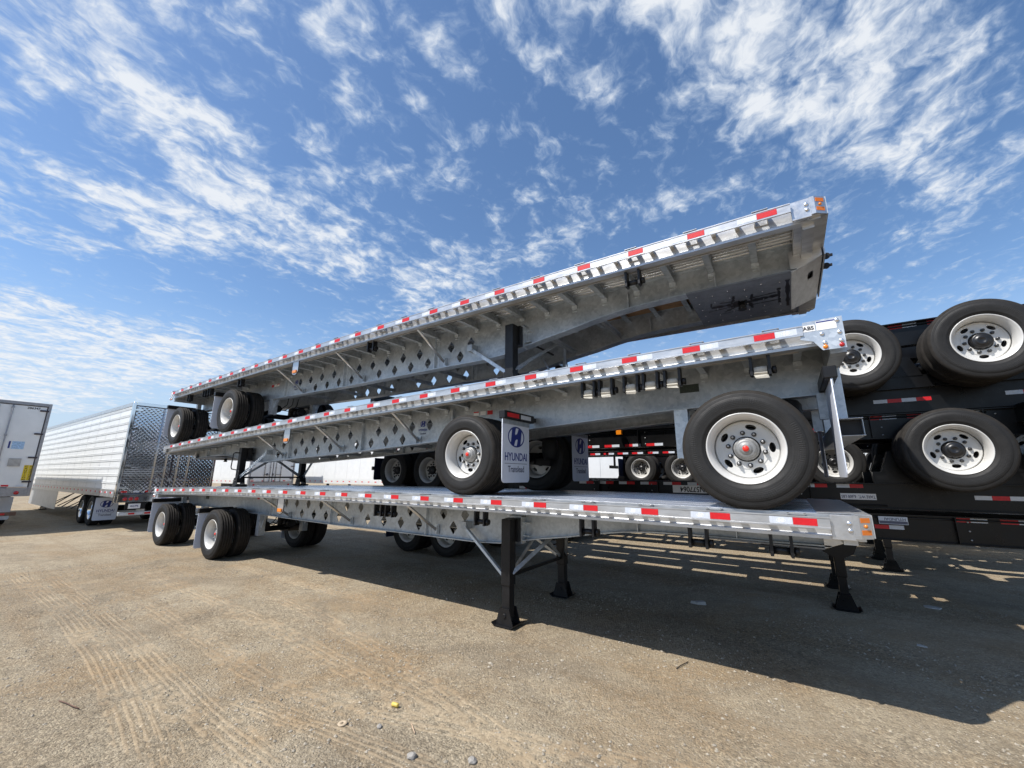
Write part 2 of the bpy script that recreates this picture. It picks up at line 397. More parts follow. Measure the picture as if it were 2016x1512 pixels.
def rim_mesh():
    bm = B()
    lathe(bm, [(.112, .300), (.118, .296), (.110, .282), (.085, .264), (.02, .254), (-.03, .256), (-.07, .262), (-.095, .272), (-.108, .283), (-.118, .2895), (-.124, .297), (-.124, .302), (-.118, .305), (-.109, .300)], 72)
    # dish ring that carries the disc
    lathe(bm, [(.060, .2555), (.044, .250), (.040, .238), (.048, .228)], 72)
    for e in bm.edges:
        if len(e.link_faces) == 2 and e.calc_face_angle(0) > .9: e.smooth = False
    holes = []
    for k in range(5):
        a = 2*PI*k/5+.35; ca, sa = math.cos(a), math.sin(a); cx, cz = .197*ca, .197*sa
        holes.append([(cx+(-sa)*.043*math.cos(t)+ca*.024*math.sin(t), cz+ca*.043*math.cos(t)+sa*.024*math.sin(t)) for t in [2*PI*i/20 for i in range(20)]])
    d = curve_mesh([ell(.234, .234, 64)]+holes+[ell(.112, .112, 40)], .012)
    d.transform(Matrix.Translation((0, .050, 0)) @ Matrix.Rotation(PI/2, 4, 'X'))
    # raised hub seat
    e2 = curve_mesh([ell(.172, .172, 56), ell(.111, .111, 40)], .006)
    e2.transform(Matrix.Translation((0, .0422, 0)) @ Matrix.Rotation(PI/2, 4, 'X'))
    me = done(bm, 'rim')
    bm = B(); bm.from_mesh(me); bm.from_mesh(d); bm.from_mesh(e2)
    me = bpy.data.meshes.new('rim'); bm.to_mesh(me); bm.free()
    return me
RIM = rim_mesh()
def drum_mesh():
    bm = B(); lathe(bm, [(.12, 0), (.12, .205), (.0, .205), (-.02, .19), (-.02, 0)], 40); return done(bm, 'drum')
DRUM = drum_mesh()
def hub_mesh(cap):
    bm = B()
    if cap == 'oil':
        lathe(bm, [(-.02, .102), (-.085, .100), (-.09, .094), (-.09, .086), (-.100, .084), (-.108, .076), (-.112, .062), (-.110, .050), (-.118, .046), (-.121, .030), (-.121, 0)], 40)
        for k in range(6):
            a = 2*PI*k/6+.2; tube(bm, (.080*math.cos(a), -.088, .080*math.sin(a)), (.080*math.cos(a), -.101, .080*math.sin(a)), .007, 6)
    else:
        lathe(bm, [(-.02, .104), (-.080, .103), (-.088, .094), (-.100, .090), (-.104, .078), (-.104, .060), (-.111, .056), (-.112, .030), (-.108, .026), (-.108, 0)], 40)
    return done(bm, 'hub')
HUB = {'oil': hub_mesh('oil'), 'black': hub_mesh('black')}
def nut_mesh():
    bm = B(); lathe(bm, [(-.045, .021), (-.052, .021), (-.053, .0175), (-.074, .0165), (-.078, .010), (-.078, 0)], 8, False); return done(bm, 'nut')
NUT = nut_mesh()
def nutcap_mesh():
    bm = B(); lathe(bm, [(-.072, .0095), (-.088, .0095), (-.089, 0)], 10); return done(bm, 'stud')
STUD = nutcap_mesh()
def plug_mesh():
    bm = B(); lathe(bm, [(-.118, .026), (-.128, .025), (-.134, .018), (-.136, 0)], 20); return done(bm, 'plug')
PLUG = plug_mesh()
HO = .085
def wheel(parent, loc, side, rimm='wheel_white', hub='oil', nuts=True, inner=False, spin=0.0):
    # side -1: outside looks to -y of the parent, +1: to +y
    w = obj('wheel', RIM, rimm, parent, loc, (0, spin, 0 if side < 0 else PI))
    if inner: w.rotation_euler[2] += PI
    obj('tyre', TYRE, None, w)
    if inner: return w
    obj('brake_drum', DRUM, 'black_paint', w, (0, .10, 0))
    obj('hub', HUB[hub], 'hub_metal' if hub == 'oil' else 'hub_black', w, (0, HO, 0))
    if hub == 'oil': obj('hub_plug', PLUG, 'red_plug', w, (0, HO, 0))
    if nuts:
        for k in range(10):
            a = 2*PI*k/10+.1
            obj('lug_nut', NUT, 'nut', w, (.1435*math.cos(a), HO, .1435*math.sin(a)))
            if hub == 'oil': obj('wheel_stud', STUD, 'nut_bright', w, (.1435*math.cos(a), HO, .1435*math.sin(a)))
    return w

# ------------------------------------------------------------------ flatbed trailers
L = 14.63
HW = 1.295
PROF = [(0, -.42), (1.5, -.44), (3.8, -.52), (5.6, -.57), (7.1, -.60), (10.5, -.607), (10.9, -.585), (11.2, -.53), (11.55, -.47), (11.9, -.42), (12.25, -.355), (12.6, -.305), (12.9, -.282), (13.3, -.272), (14.0, -.27), (14.5, -.262)]
def depth(s):
    for (a, b), (c, d) in zip(PROF, PROF[1:]):
        if s <= c: return b+(d-b)*(s-a)/(c-a)
    return PROF[-1][1]
TAPE_RED = boxmesh(-.076, .076, -.0015, .0015, -.026, .026)
TAPE_WHITE = boxmesh(-.076, .076, -.0012, .0012, -.026, .026)
BOLT = None
def bolt_mesh():
    bm = B(); lathe(bm, [(.0, .016), (-.006, .0155), (-.011, .010), (-.012, 0)], 14); return done(bm, 'bolt')
BOLT = bolt_mesh()
def pocket_mesh():
    bm = B()
    for x in (-.055, .047): bx(bm, x, x+.008, .010, .098, -.045, .052)
    bx(bm, -.047, .047, .088, .0965, -.045, .052)
    bx(bm, -.062, -.047, -.012, .096, .0525, .0575); bx(bm, .047, .062, -.012, .096, .0525, .0575); bx(bm, -.047, .047, -.012, .010, .0525, .0575)
    return done(bm, 'pocket')
POCKET = pocket_mesh()
def spool_mesh():
    bm = B(); bx(bm, -.021, .021, .010, .098, -.028, .028); return done(bm, 'spool', bevel=.008, seg=2)
SPOOL = spool_mesh()
def xmember_mesh():
    bm = B()
    h0, h1 = -.066, .028
    bx(bm, -.004, .004, -1.186, 1.186, h0+.007, h1-.007)
    bx(bm, -.032, .032, -1.186, 1.186, h0, h0+.007); bx(bm, -.032, .032, -1.186, 1.186, h1-.007, h1)
    return done(bm, 'xmember')
XMEM = xmember_mesh()
def clip_mesh():
    bm = B()
    bx(bm, -.036, .036, -.030, -.002, -.110, -.070); bx(bm, -.034, .034, -.034, -.004, -.076, -.070); bx(bm, -.030, .030, -.020, -.004, -.150, -.143)
    return done(bm, 'clip')
CLIP = clip_mesh()
def winch_mesh():
    bm = B()
    for x in (-.080, .058):
        bx(bm, x, x+.022, -.048, .040, -.21, -.035); bx(bm, x-.006, x+.018, -.04, .04, -.045, -.033)
        tube(bm, (x-.004, 0, -.165), (x+.016, 0, -.165), .042, 14)
    tube(bm, (-.09, 0, -.165), (.12, 0, -.165), .020, 12); tube(bm, (.085, 0, -.165), (.118, 0, -.165), .034, 12)
    tube(bm, (-.063, 0, -.165), (.063, 0, -.165), .028, 12)
    return done(bm, 'winch')
WINCH = winch_mesh()
def strap_mesh(seed):
    rnd = random.Random(seed); bm = B()
    tube(bm, (-.050, 0, -.165), (.050, 0, -.165), .040, 16)
    n = 6; a = []
    for i in range(n+1):
        z = -.165-.02-.045*i/n; y = -.040-.006*math.sin(i*1.3+seed); sk = .014*rnd.uniform(-1, 1)*i/n
        a.append([bm.verts.new((-.050+sk, y, z+.01*rnd.uniform(-1, 1)*i/n)), bm.verts.new((.050+sk, y, z+.012*rnd.uniform(-1, 1)*i/n))])
    for p, q in zip(a, a[1:]): bm.faces.new((p[0], p[1], q[1], q[0]))
    return done(bm, 'strap', norm=False)
STRAPS = [strap_mesh(i) for i in range(4)]
def flap_outline(w, h, r=.05):
    p = [(-w/2, h/2), (w/2, h/2)]
    for k in range(6): a = -PI/2*k/5; p.append((w/2-r+r*math.cos(a), -h/2+r+r*math.sin(a)))
    for k in range(6): a = -PI/2-PI/2*k/5; p.append((-w/2+r+r*math.cos(a), -h/2+r+r*math.sin(a)))
    return p
FLAP = curve_mesh([flap_outline(.61, .76)], .007)
def foot_mesh():
    bm = B()
    # sand shoe: turned-up plate with two gusset faces
    v = [(-.16, -.13, .03), (-.115, -.13, 0), (.115, -.13, 0), (.16, -.13, .03)]
    w = [(x, -y, z) for x, y, z in v]
    A = [bm.verts.new(p) for p in v]; Bq = [bm.verts.new(p) for p in w]
    A2 = [bm.verts.new((x, y, z+.012)) for x, y, z in v]; B2 = [bm.verts.new((x, y, z+.012)) for x, y, z in w]
    for i in range(3):
        bm.faces.new((A[i], A[i+1], Bq[i+1], Bq[i])); bm.faces.new((A2[i], B2[i], B2[i+1], A2[i+1]))
        bm.faces.new((A[i], A2[i], A2[i+1], A[i+1])); bm.faces.new((Bq[i], Bq[i+1], B2[i+1], B2[i]))
    bm.faces.new((A[0], Bq[0], B2[0], A2[0])); bm.faces.new((A[3], A2[3], B2[3], Bq[3]))
    for y in (-.085, .073):
        q = [(-.125, .014), (.125, .014), (.068, .20), (-.068, .20)]
        F = [bm.verts.new((x, y, z)) for x, z in q]; G = [bm.verts.new((x, y+.012, z)) for x, z in q]
        bm.faces.new(F); bm.faces.new(G[::-1])
        for i in range(4): bm.faces.new((F[i], G[i], G[(i+1) % 4], F[(i+1) % 4]))
    tube(bm, (0, -.10, .12), (0, .10, .12), .024, 14)
    return done(bm, 'foot')
FOOT = foot_mesh()

def logo(parent, c, right, w, upv=(0, 0, 1), ink='navy', ink2='grey_ink', off=.0):
    # emblem, name and line of lettering, w = width of the name
    r = Vector(right).normalized(); u = Vector(upv).normalized(); n = r.cross(u); c = Vector(c)+n*off
    rot = face_rot(right, upv)
    e = obj('logo_emblem', EMB, ink, parent, c+u*w*.52, rot); e.scale = (w*.74, w*.86, 1)
    sign_text('lettering', 'HYUNDAI', w*.27, ink, parent, c+u*w*.02, right, upv, .84)
    ln = obj('logo_line', boxmesh(-.5, .5, -.006, .006, -.001, .001), ink2, parent, c-u*w*.135, rot); ln.scale = (w, w, 1)
    sign_text('lettering', 'Translead', w*.215, ink2, parent, c-u*w*.275, right, upv, .86)

def flatbed(label, loc, rotz, zf, axles, leg_z, tape0, ns, winches, markers, rimm='wheel_white', xtra=None):
    """local x runs from the rear end (0) to the front end (L), y across, z up; zf(s) = height of the tape line"""
    t = thing('flatbed_trailer', label, 'trailer', loc, (0, 0, rotz), 'silver flatbed trailers stacked on one another')
    st = [L*i/28 for i in range(29)]
    slope = lambda s: -math.atan((zf(s+.05)-zf(s-.05))/.1)
    # deck planks, ribbed above and below
    npl, w0 = 8, 1.190*2/8
    for k in range(npl):
        a = -1.190+k*w0+.005; b = a+w0-.010
        up_ = [(a, .058)]
        nr = 5
        for i in range(nr):
            c = a+(b-a)*(i+.5)/nr; q = (b-a)/nr
            up_ += [(c-q*.34, .056), (c-q*.30, .0635), (c+q*.30, .0635), (c+q*.34, .056)]
        up_ += [(b, .058)]
        lo = [(b, .036)]
        for i in range(nr)[::-1]:
            c = a+(b-a)*(i+.5)/nr; q = (b-a)/nr
            lo += [(c+q*.30, .040), (c+q*.22, .030), (c-q*.22, .030), (c-q*.30, .040)]
        lo += [(a, .036)]
        bm = B(); sweep(bm, up_+lo, [.03+(L-.06)*i/28 for i in range(29)], zf); obj('deck_plank', bm, 'alu_deck', t)
    for sd in (-1, 1):
        # side rail, rub rail, winch track
        bm = B(); o = sd*(HW-.098); i_ = sd*(HW-.106)
        pr = [(o, .060), (o, -.085), (o+sd*.012, -.098), (o+sd*.012, -.122), (o-sd*.050, -.128), (o-sd*.050, -.120), (i_, -.114), (i_, -.09), (i_, .030), (o-sd*.05, .030), (o-sd*.05, .060)]
        sweep(bm, pr, st, zf); obj('side_rail', bm, 'alu_rail', t)
        bm = B(); y0 = sd*HW
        pr = [(y0, -.030), (y0+sd*.005, -.032), (y0+sd*.005, -.043), (y0-sd*.011, -.044), (y0-sd*.011, .044), (y0+sd*.005, .043), (y0+sd*.005, .034), (y0, .032)]
        sweep(bm, pr, [.26+(L-.20-.26)*i/28 for i in range(29)], zf); obj('rub_rail', bm, 'alu_rail', t)
        for off in (.150, .195):
            bm = B(); yy = sd*(HW-off); sweep(bm, rect(min(yy, yy-sd*.018), max(yy, yy-sd*.018), -.128, -.098), [.3+(L-.75)*i/28 for i in range(29)], zf); obj('winch_track', bm, 'alu_under', t)
        # stake pockets, spools, tape
        for i in range(25):
            s = tape0+i*.5837
            if s > L-.25: break
            pk = obj('stake_pocket', POCKET, 'alu', t, (s-.05, sd*HW, zf(s-.05)), (0, slope(s) if sd < 0 else -slope(s), 0 if sd < 0 else PI))
            for ds in (.145, .345):
                if s+ds < L-.25: obj('spool', SPOOL, 'alu', t, (s+ds, sd*HW, zf(s+ds)), (0, 0, 0 if sd < 0 else PI))
            obj('red_tape', TAPE_RED, 'red_tape', t, (s, sd*(HW+.0008), zf(s)), (0, slope(s), 0))
            if s-.155 > .20:
                wt_ = obj('white_tape', TAPE_WHITE, 'white_tape', t, (s-.1545, sd*(HW+.0006), zf(s-.154)), (0, slope(s), 0))
                if sd == ns:
                    e = obj('tape_emblem', EMB, 'tape_mark', wt_, (0, sd*.0016, 0), face_rot((-sd, 0, 0), (0, 0, 1))); e.scale = (.062, .058, .5)
    # crossmembers
    s = .30
    while s < L-.2:
        x = obj('crossmember', XMEM, 'galv', t, (s, 0, zf(s)), (0, slope(s), 0))
        for sd in (-1, 1): obj('clip', CLIP, 'galv_light', x, (0, sd*.495, 0), (0, 0, 0 if sd < 0 else PI))
        s += .4185
    # main beams: web with diamond holes, flanges
    ups = [5.28, 5.69, 6.12, 6.56, 7.39, 7.80, 8.22, 8.65, 9.07, 9.80, 10.22]; los = [5.91, 6.34, 6.75, 7.17, 8.01, 8.44, 8.86, 9.28, 10.00]
    def dia(s, dz):
        z = zf(s)+dz; p = []
        for ax, az, bx_, bz in ((1, 0, 0, 1), (0, 1, -1, 0), (-1, 0, 0, -1), (0, -1, 1, 0)):
            A_ = (.077*ax, .100*az); B_ = (.077*bx_, .100*bz)
            for f in (.09, .91): p.append((s+A_[0]+(B_[0]-A_[0])*f, z+A_[1]+(B_[1]-A_[1])*f))
        return p
    ss = sorted(set([.05+14.40*i/40 for i in range(41)]+[p[0] for p in PROF if .05 < p[0] < 14.45]))
    outer = [(s, zf(s)+.022) for s in ss]+[(s, zf(s)+depth(s)+.012) for s in ss[::-1]]
    web = curve_mesh([outer]+[dia(s, -.262) for s in ups]+[dia(s, -.453) for s in los], .008)
    web.transform(Matrix.Rotation(PI/2, 4, 'X'))
    for sd in (-1, 1):
        bmn = obj('main_beam', web, 'galv', t, (0, sd*.495, 0))
        bm = B()
        rings = []
        for s in ss:
            z = zf(s)+depth(s); rings.append([bm.verts.new((s, y, zz)) for y, zz in ((-.075, z), (.075, z), (.075, z+.013), (-.075, z+.013))])
        for A, Bq in zip(rings, rings[1:]):
            for i in range(4): bm.faces.new((A[i], A[(i+1) % 4], Bq[(i+1) % 4], Bq[i]))
        bm.faces.new(rings[0][::-1]); bm.faces.new(rings[-1])
        obj('bottom_flange', bm, 'galv', bmn)
        bm = B(); sweep(bm, rect(-.065, .065, .0225, .030), ss, zf); obj('top_flange', bm, 'galv', bmn)
        for s in (4.74, 6.97, 9.48, 12.75, 13.72):
            bm = B(); z0 = zf(s)+depth(s)+.013; z1 = zf(s)-.07
            for q in (-1, 1): bx(bm, s-.005, s+.005, min(q*.005, q*.060), max(q*.005, q*.060), z0, z1)
            if s < 10:
                bx(bm, s+.006, s+.07, -.0095, -.0045, z0, z1) 
                bx(bm, s+.006, s+.07, .0045, .0095, z0, z1)
            obj('stiffener', bm, 'galv_light', bmn)
        # outrigger struts from the beam up to the side rail
        for s in (5.49, 7.58, 9.69):
            bm = B(); p0 = Vector((s, sd*.540, zf(s)-.50)); p1 = Vector((s-.02, sd*(HW-.16), zf(s)-.105))
            tube(bm, p0, p1, .021, 14); obj('strut', bm, 'alu', t)
            bm = B(); bx(bm, s-.035, s+.035, min(sd*.505, sd*.513), max(sd*.505, sd*.513), zf(s)-.57, zf(s)-.43); bx(bm, s+.026, s+.032, min(sd*.513, sd*.56), max(sd*.513, sd*.56), zf(s)-.56, zf(s)-.44)
            obj('strut_bracket', bm, 'galv_light', t)
    # tie members between the beams, seen from below
    for s in (5.1, 6.2, 7.3, 8.4, 9.3, 11.55, 12.3):
        bm = B(); z = zf(s)+depth(s); bx(bm, s-.04, s+.04, -.49, .49, z+.10, z+.108); bx(bm, s-.004, s+.004, -.49, .49, z+.0, z+.10) if False else bx(bm, s-.004, s+.004, -.49, .49, z+.045, z+.10); obj('tie_member', bm, 'galv', t)
    # timber nailer strips over the neck
    bm = B(); sweep(bm, rect(-.44, .44, .004, .0275), [11.3, 12.0, 12.7, 13.41], zf); obj('nailing_strip', bm, 'wood', t)
    # front end: coupler plate, king pin, apron, front rail, corners
    z = lambda s: zf(s)
    bm = B(); sweep(bm, rect(-.60, .60, -.284, -.271), [13.42, 13.9, 14.40], zf); cp = obj('coupler_plate', bm, 'plate_grey', t)
    for i in range(6):
        for j in (-2, -1, 0, 1, 2):
            s = 13.50+i*.16; o = obj('rivet', BOLT, 'bolt', cp, (s, j*.22+.05*(i % 2), zf(s)-.2842), (PI/2, 0, 0)); o.scale = (.35, .35, .35)
    bm = B(); tube(bm, (13.92, 0, zf(13.92)-.284), (13.92, 0, zf(13.92)-.36), .036, 18); tube(bm, (13.92, 0, zf(13.92)-.345), (13.92, 0, zf(13.92)-.37), .045, 18); obj('king_pin', bm, 'black_paint', t)
    # grease marks left by a fifth wheel
    rnd = random.Random(3); bm = B()
    def smear(pts, w):
        prev = None
        n = 12
        for k, (p, q) in enumerate(zip(pts, pts[1:])):
            for i in range(n+(k == len(pts)-2)):
                f = i/n; x = p[0]+(q[0]-p[0])*f; y = p[1]+(q[1]-p[1])*f; dx, dy = q[0]-p[0], q[1]-p[1]; l = math.hypot(dx, dy)
                ww = w*rnd.uniform(.35, 1.25); zz = zf(x)-.2862
                c = [bm.verts.new((x-dy/l*ww, y+dx/l*ww, zz)), bm.verts.new((x+dy/l*ww, y-dx/l*ww, zz))]
                if prev: bm.faces.new((prev[0], prev[1], c[1], c[0]))
                prev = c
    smear([(13.60, -.02), (13.92, 0), (14.28, -.04)], .045); smear([(13.80, 0), (13.98, .02)], .09); smear([(13.70, -.12), (13.84, -.10), (13.86, -.26)], .014)
    smear([(13.72, .2), (13.9, .05)], .02); smear([(14.0, .02), (14.02, .22)], .022); smear([(13.55, .10), (13.80, .06)], .012); smear([(14.0, -.10), (14.30, -.14)], .013); smear([(14.0, .11), (14.3, .10)], .013); smear([(14.29, -.24), (14.29, .2)], .017); smear([(13.62, -.16), (13.6, -.05)], .012); smear([(13.66, .25), (13.88, .22)], .008)
    smear([(14.37, -.42), (14.37, .36)], .022); smear([(14.02, -.05), (14.04, -.22)], .012)
    obj('grease_mark', done(bm, norm=False), 'grease', cp)
    bm = B(); o0, o1 = 14.402, 14.665; za, zb = zf(14.4)-.277, zf(14.63)-.165
    hole = [(-.06, .60), (.06, .60), (.10, .66), (.10, .80), (.06, .84), (-.06, .84), (-.10, .80), (-.10, .66)]
    ln = math.hypot(o1-o0, zb-za)
    ap = curve_mesh([[(-.56, 0), (.56, 0), (.56, ln), (-.56, ln)], [(x-.22, y*ln*.82+.02) for x, y in hole]], .010)
    ux = Vector((o1-o0, 0, zb-za)).normalized(); ry = Vector((0, 1, 0))
    apo = obj('apron', ap, 'alu_rail', t, (o0, 0, za), face_rot(ry, ux))
    bm = B(); bx(bm, 14.59, 14.597, -.18, .1, zf(14.6)-.19, zf(14.6)-.05); obj('apron_backing', bm, 'grease', t)
    for sd in (-1, 1):
        bm = B(); q = [(14.40, zf(14.4)-.277), (o1, zb), (o1, zf(14.63)-.06), (14.40, zf(14.4)-.06)]
        F = [bm.verts.new((a, sd*.562, b)) for a, b in q]; G = [bm.verts.new((a, sd*.570, b)) for a, b in q]
        bm.faces.new(F); bm.faces.new(G[::-1])
        for i in range(4): bm.faces.new((F[i], G[i], G[(i+1) % 4], F[(i+1) % 4]))
        obj('apron_cheek', bm, 'alu_rail', t)
    zF = zf(14.6)
    bm = B(); bx(bm, 14.585, 14.685, -1.20, 1.20, zF-.095, zF+.066); bx(bm, 14.50, 14.585, -1.15, 1.15, zF-.16, zF-.10); bx(bm, 14.44, 14.50, -1.15, 1.15, zF-.11, zF-.02); obj('front_rail', bm, 'alu_rail', t)
    bm = B(); bx(bm, 14.36, 14.584, -1.19, 1.19, zF+.066, zF+.071); obj('deck_end_plate', bm, 'alu_rail', t)
    bm = B(); bx(bm, 14.680, 14.692, -.58, .58, zF-.17, zF-.098); obj('front_plate', bm, 'alu', t)
    for sd in (-1, 1):
        bm = B(); bx(bm, L-.20, L-.06, min(sd*(HW-.03), sd*(HW-.050)), max(sd*(HW-.03), sd*(HW-.050)), zF-.115, zF+.062); obj('corner_bracket', done(bm, bevel=.003), 'alu', t)
        bm = B()
        q = [(L-.062, HW-.026), (L-.03, HW-.026), (L+.043, HW-.085), (L+.043, HW-.11), (L-.062, HW-.11)]
        F = [bm.verts.new((a, sd*b, zF-.10)) for a, b in q]; G = [bm.verts.new((a, sd*b, zF+.064)) for a, b in q]
        bm.faces.new(F); bm.faces.new(G[::-1])
        for i in range(5): bm.faces.new((F[i], G[i], G[(i+1) % 5], F[(i+1) % 5]))
        cc = obj('front_corner', bm, 'alu', t)
        for dz in (-.025, .025): obj('bolt', BOLT, 'bolt', t, (L-.088, sd*(HW-.0295), zF+dz-.02), (0, 0, 0 if sd < 0 else PI))
        d = Vector((.073, -sd*.059, 0)).normalized(); nrm = Vector((.059, sd*.073, 0)).normalized(); mid = Vector((L+.0065, sd*(HW-.0555), 0))
        rr = face_rot(d if sd < 0 else -d, (0, 0, 1))
        for dz in (-.055, .030):
            obj('orange_tape', boxmesh(-.036, .036, -.017, .017, -.001, .001), 'orange_tape', cc, mid+nrm*.0015+Vector((0, 0, zF+dz-.0)), rr)
        o = obj('marker_lamp', BOLT, 'amber', cc, mid+nrm*.001+Vector((0, 0, zF-.012)), face_rot(d, (0, 0, 1)) @ Matrix.Rotation(-PI/2, 3, 'X') if sd < 0 else face_rot(-d, (0, 0, 1)) @ Matrix.Rotation(-PI/2, 3, 'X'))
        o.scale = (.85, .85, .85)
    # rear end: sill, end plates, bumper
    zR = zf(.1)
    bm = B(); bx(bm, -.005, .10, -1.20, 1.20, zR-.20, zR+.060); obj('rear_sill', bm, 'galv', t)
    for sd in (-1, 1):
        pl = curve_mesh([[(0, -.095), (0, .075), (.255, .066), (.285, -.075), (.20, -.105)]], .010); pl.transform(Matrix.Rotation(PI/2, 4, 'X'))
        ep = obj('end_plate', pl, 'galv_light', t, (0, sd*(HW-.012), zR))
        pl = curve_mesh([[(0, -.185), (0, -.095), (.20, -.105), (.15, -.185)]], .010); pl.transform(Matrix.Rotation(PI/2, 4, 'X'))
        obj('lower_end_plate', pl, 'galv_light', ep, (0, 0, 0))
        for a, b in ((.035, .045), (.030, -.055), (.14, -.050), (.028, -.125), (.130, -.125)):
            obj('bolt', BOLT, 'bolt', ep, (a, sd*.005, b), (0, 0, 0 if sd < 0 else PI))
        for a, m_ in ((.028, 'red_lamp'), (.130, 'amber')):
            o = obj('marker_lamp', BOLT, m_, ep, (a, sd*.005, -.160), (0, 0, 0 if sd < 0 else PI)); o.scale = (1.1, 1.1, 1.1)
        if sd == ns:
            obj('label_plate', boxmesh(-.045, .045, -.001, .001, -.027, .027), 'white_label', ep, (.222, sd*.006, .010))
            sign_text('lettering', 'ABS', .043, 'black_ink', ep, (.222, sd*.0085, .010), (-sd, 0, 0))
            lb = obj('label_plate', boxmesh(-.065, .065, -.001, .001, -.038, .038), 'white_label', ep, (.105, sd*.006, .020))
            obj('label_stripe', boxmesh(-.062, .062, -.001, .001, -.005, .005), 'navy', lb, (0, sd*.001, .030))
        bm = B(); bx(bm, .005, .105, min(sd*.56, sd*.66), max(sd*.56, sd*.66), zR-.70, zR-.2005); obj('bumper_post', done(bm, bevel=.006), 'galv_light', t)
        bm = B(); bx(bm, .107, .20, min(sd*.585, sd*.635), max(sd*.585, sd*.635), zR-.66, zR-.42); obj('bumper_gusset', bm, 'galv', t)
    # bumper: channel open to the side, rounded cut ends
    bm = B()
    a0, a1, b0, b1 = -.055, .11, zR-.845, zR-.70
    for y0, y1 in ((-.99, .99),):
        bx(bm, a0, a1, y0, y1, b1-.006, b1); bx(bm, a0, a1, y0, y1, b0, b0+.006); bx(bm, a1-.006, a1, y0, y1, b0+.006, b1-.006); bx(bm, a0, a0+.006, -.94, .94, b0+.006, b1-.006)
    obj('bumper', done(bm, bevel=.003), 'galv_light', t)
    for sd in (-1, 1):
        bm = B(); bx(bm, a0+.007, a1-.007, min(sd*.86, sd*.88), max(sd*.86, sd*.88), b0+.007, b1-.007); obj('bumper_bulkhead', bm, 'black_paint', t)
    # running gear
    for ai, (s, zc) in enumerate(axles):
        zb = zf(s)+depth(s)
        bm = B(); tube(bm, (s, -.95, zc), (s, .95, zc), .064, 20); obj('axle', bm, 'black_paint', t)
        for sd in (-1, 1):
            wheel(t, (s, sd*1.085, zc), sd, rimm, 'oil', sd == ns, spin=.4*ai+.3)
            wheel(t, (s, sd*.742, zc), sd, rimm, 'oil', False, inner=True)
            hs = s+.62; zh = zf(hs)+depth(hs)
            bm = B()
            bx(bm, hs-.07, hs+.07, min(sd*.43, sd*.436), max(sd*.43, sd*.436), zc-.05, zh); bx(bm, hs-.07, hs+.07, min(sd*.554, sd*.56), max(sd*.554, sd*.56), zc-.05, zh)
            bx(bm, hs+.062, hs+.07, min(sd*.437, sd*.553), max(sd*.437, sd*.553), zc-.05, zh)
            if ai: bar(bm, (hs+.075, sd*.495, zc+.12), (hs+.20, sd*.495, zh-.005), .05, .03)
            obj('hanger', bm, 'galv_light', t)
            bm = B(); bar(bm, (hs, sd*.495, zc+.02), (s-.36, sd*.495, zc-.07), .085, .11); bx(bm, s-.09, s+.09, sd*.495-.07, sd*.495+.07, zc-.09, zc+.09); obj('trailing_arm', bm, 'black_paint', t)
            bm = B(); zt_ = zb-.002; zl_ = zc-.02
            prof = [(zl_, 0), (zl_, .09), (zl_+.02, .115), (zl_+(zt_-zl_)*.45, .13), (zt_-.05, .125), (zt_-.01, .10), (zt_, 0)]
            ln_ = B(); lathe(ln_, [(a, r) for a, r in prof], 24)
            for v in ln_.verts: v.co = Vector((v.co.x+s-.34, v.co.z+sd*.495, v.co.y))
            obj('air_spring', ln_, 'rubber', t)
            bm = B(); tube(bm, (s+.16, sd*.30, zc+.10), (s+.34, sd*.30, zc+.12), .078, 18); tube(bm, (s+.35, sd*.30, zc+.12), (s+.47, sd*.30, zc+.13), .086, 18); obj('brake_chamber', bm, 'black_paint', t)
            # mudflap with its hanger bar
            fs = s-.65; ft = zc+(.53 if ai == 0 else .42)
            bm = B(); bx(bm, fs-.045, fs+.045, min(sd*.58, sd*1.27), max(sd*.58, sd*1.27), ft-.01, ft+.09); bx(bm, fs-.03, fs+.03, min(sd*.50, sd*.58), max(sd*.50, sd*.58), ft+.015, ft+.07)
            hb = obj('flap_hanger', done(bm, bevel=.008), 'black_paint', t)
            cy = sd*.955
            for a, b, m_ in ((-.13, .26, 'red_tape'), (.165, .24, 'white_tape')):
                yy = cy+(-a if sd*1 < 0 and False else a*sd*-1)
                obj('tape', boxmesh(-.001, .001, -b/2, b/2, -.026, .026), m_, hb, (fs-.0462, yy, ft+.040))
            mf = obj('mudflap', FLAP, 'flap', t, (fs, cy, ft-.39), face_rot((0, -1, 0), (0, 0, 1)))
            obj('flap_strip', boxmesh(-.305, .305, -.03, .03, -.003, .003), 'galv', mf, (0, .352, .008))
            for q in (-.2, 0, .2): o = obj('bolt', BOLT, 'bolt', mf, (q, .37, .011), (PI/2, 0, 0)); o.scale = (.6, .6, .6)
            n_ = (-.0042)
            logo(t, (fs+n_, cy, ft-.475), (0, -1, 0), .50)
        # brake hoses
        for k, y in enumerate((-.12, .0, .12)):
            bm = B(); pipe(bm, [(s+.55, y, zb+.1), (s+.50, y, zc+.25), (s+.40, y-.1, zc+.12), (s+.3, y-.12, zc+.13), (s+.16, y-.12, zc+.15)], .010); obj('air_hose', bm, 'hose', t)
    # landing gear
    ls = 11.15; zl0 = leg_z
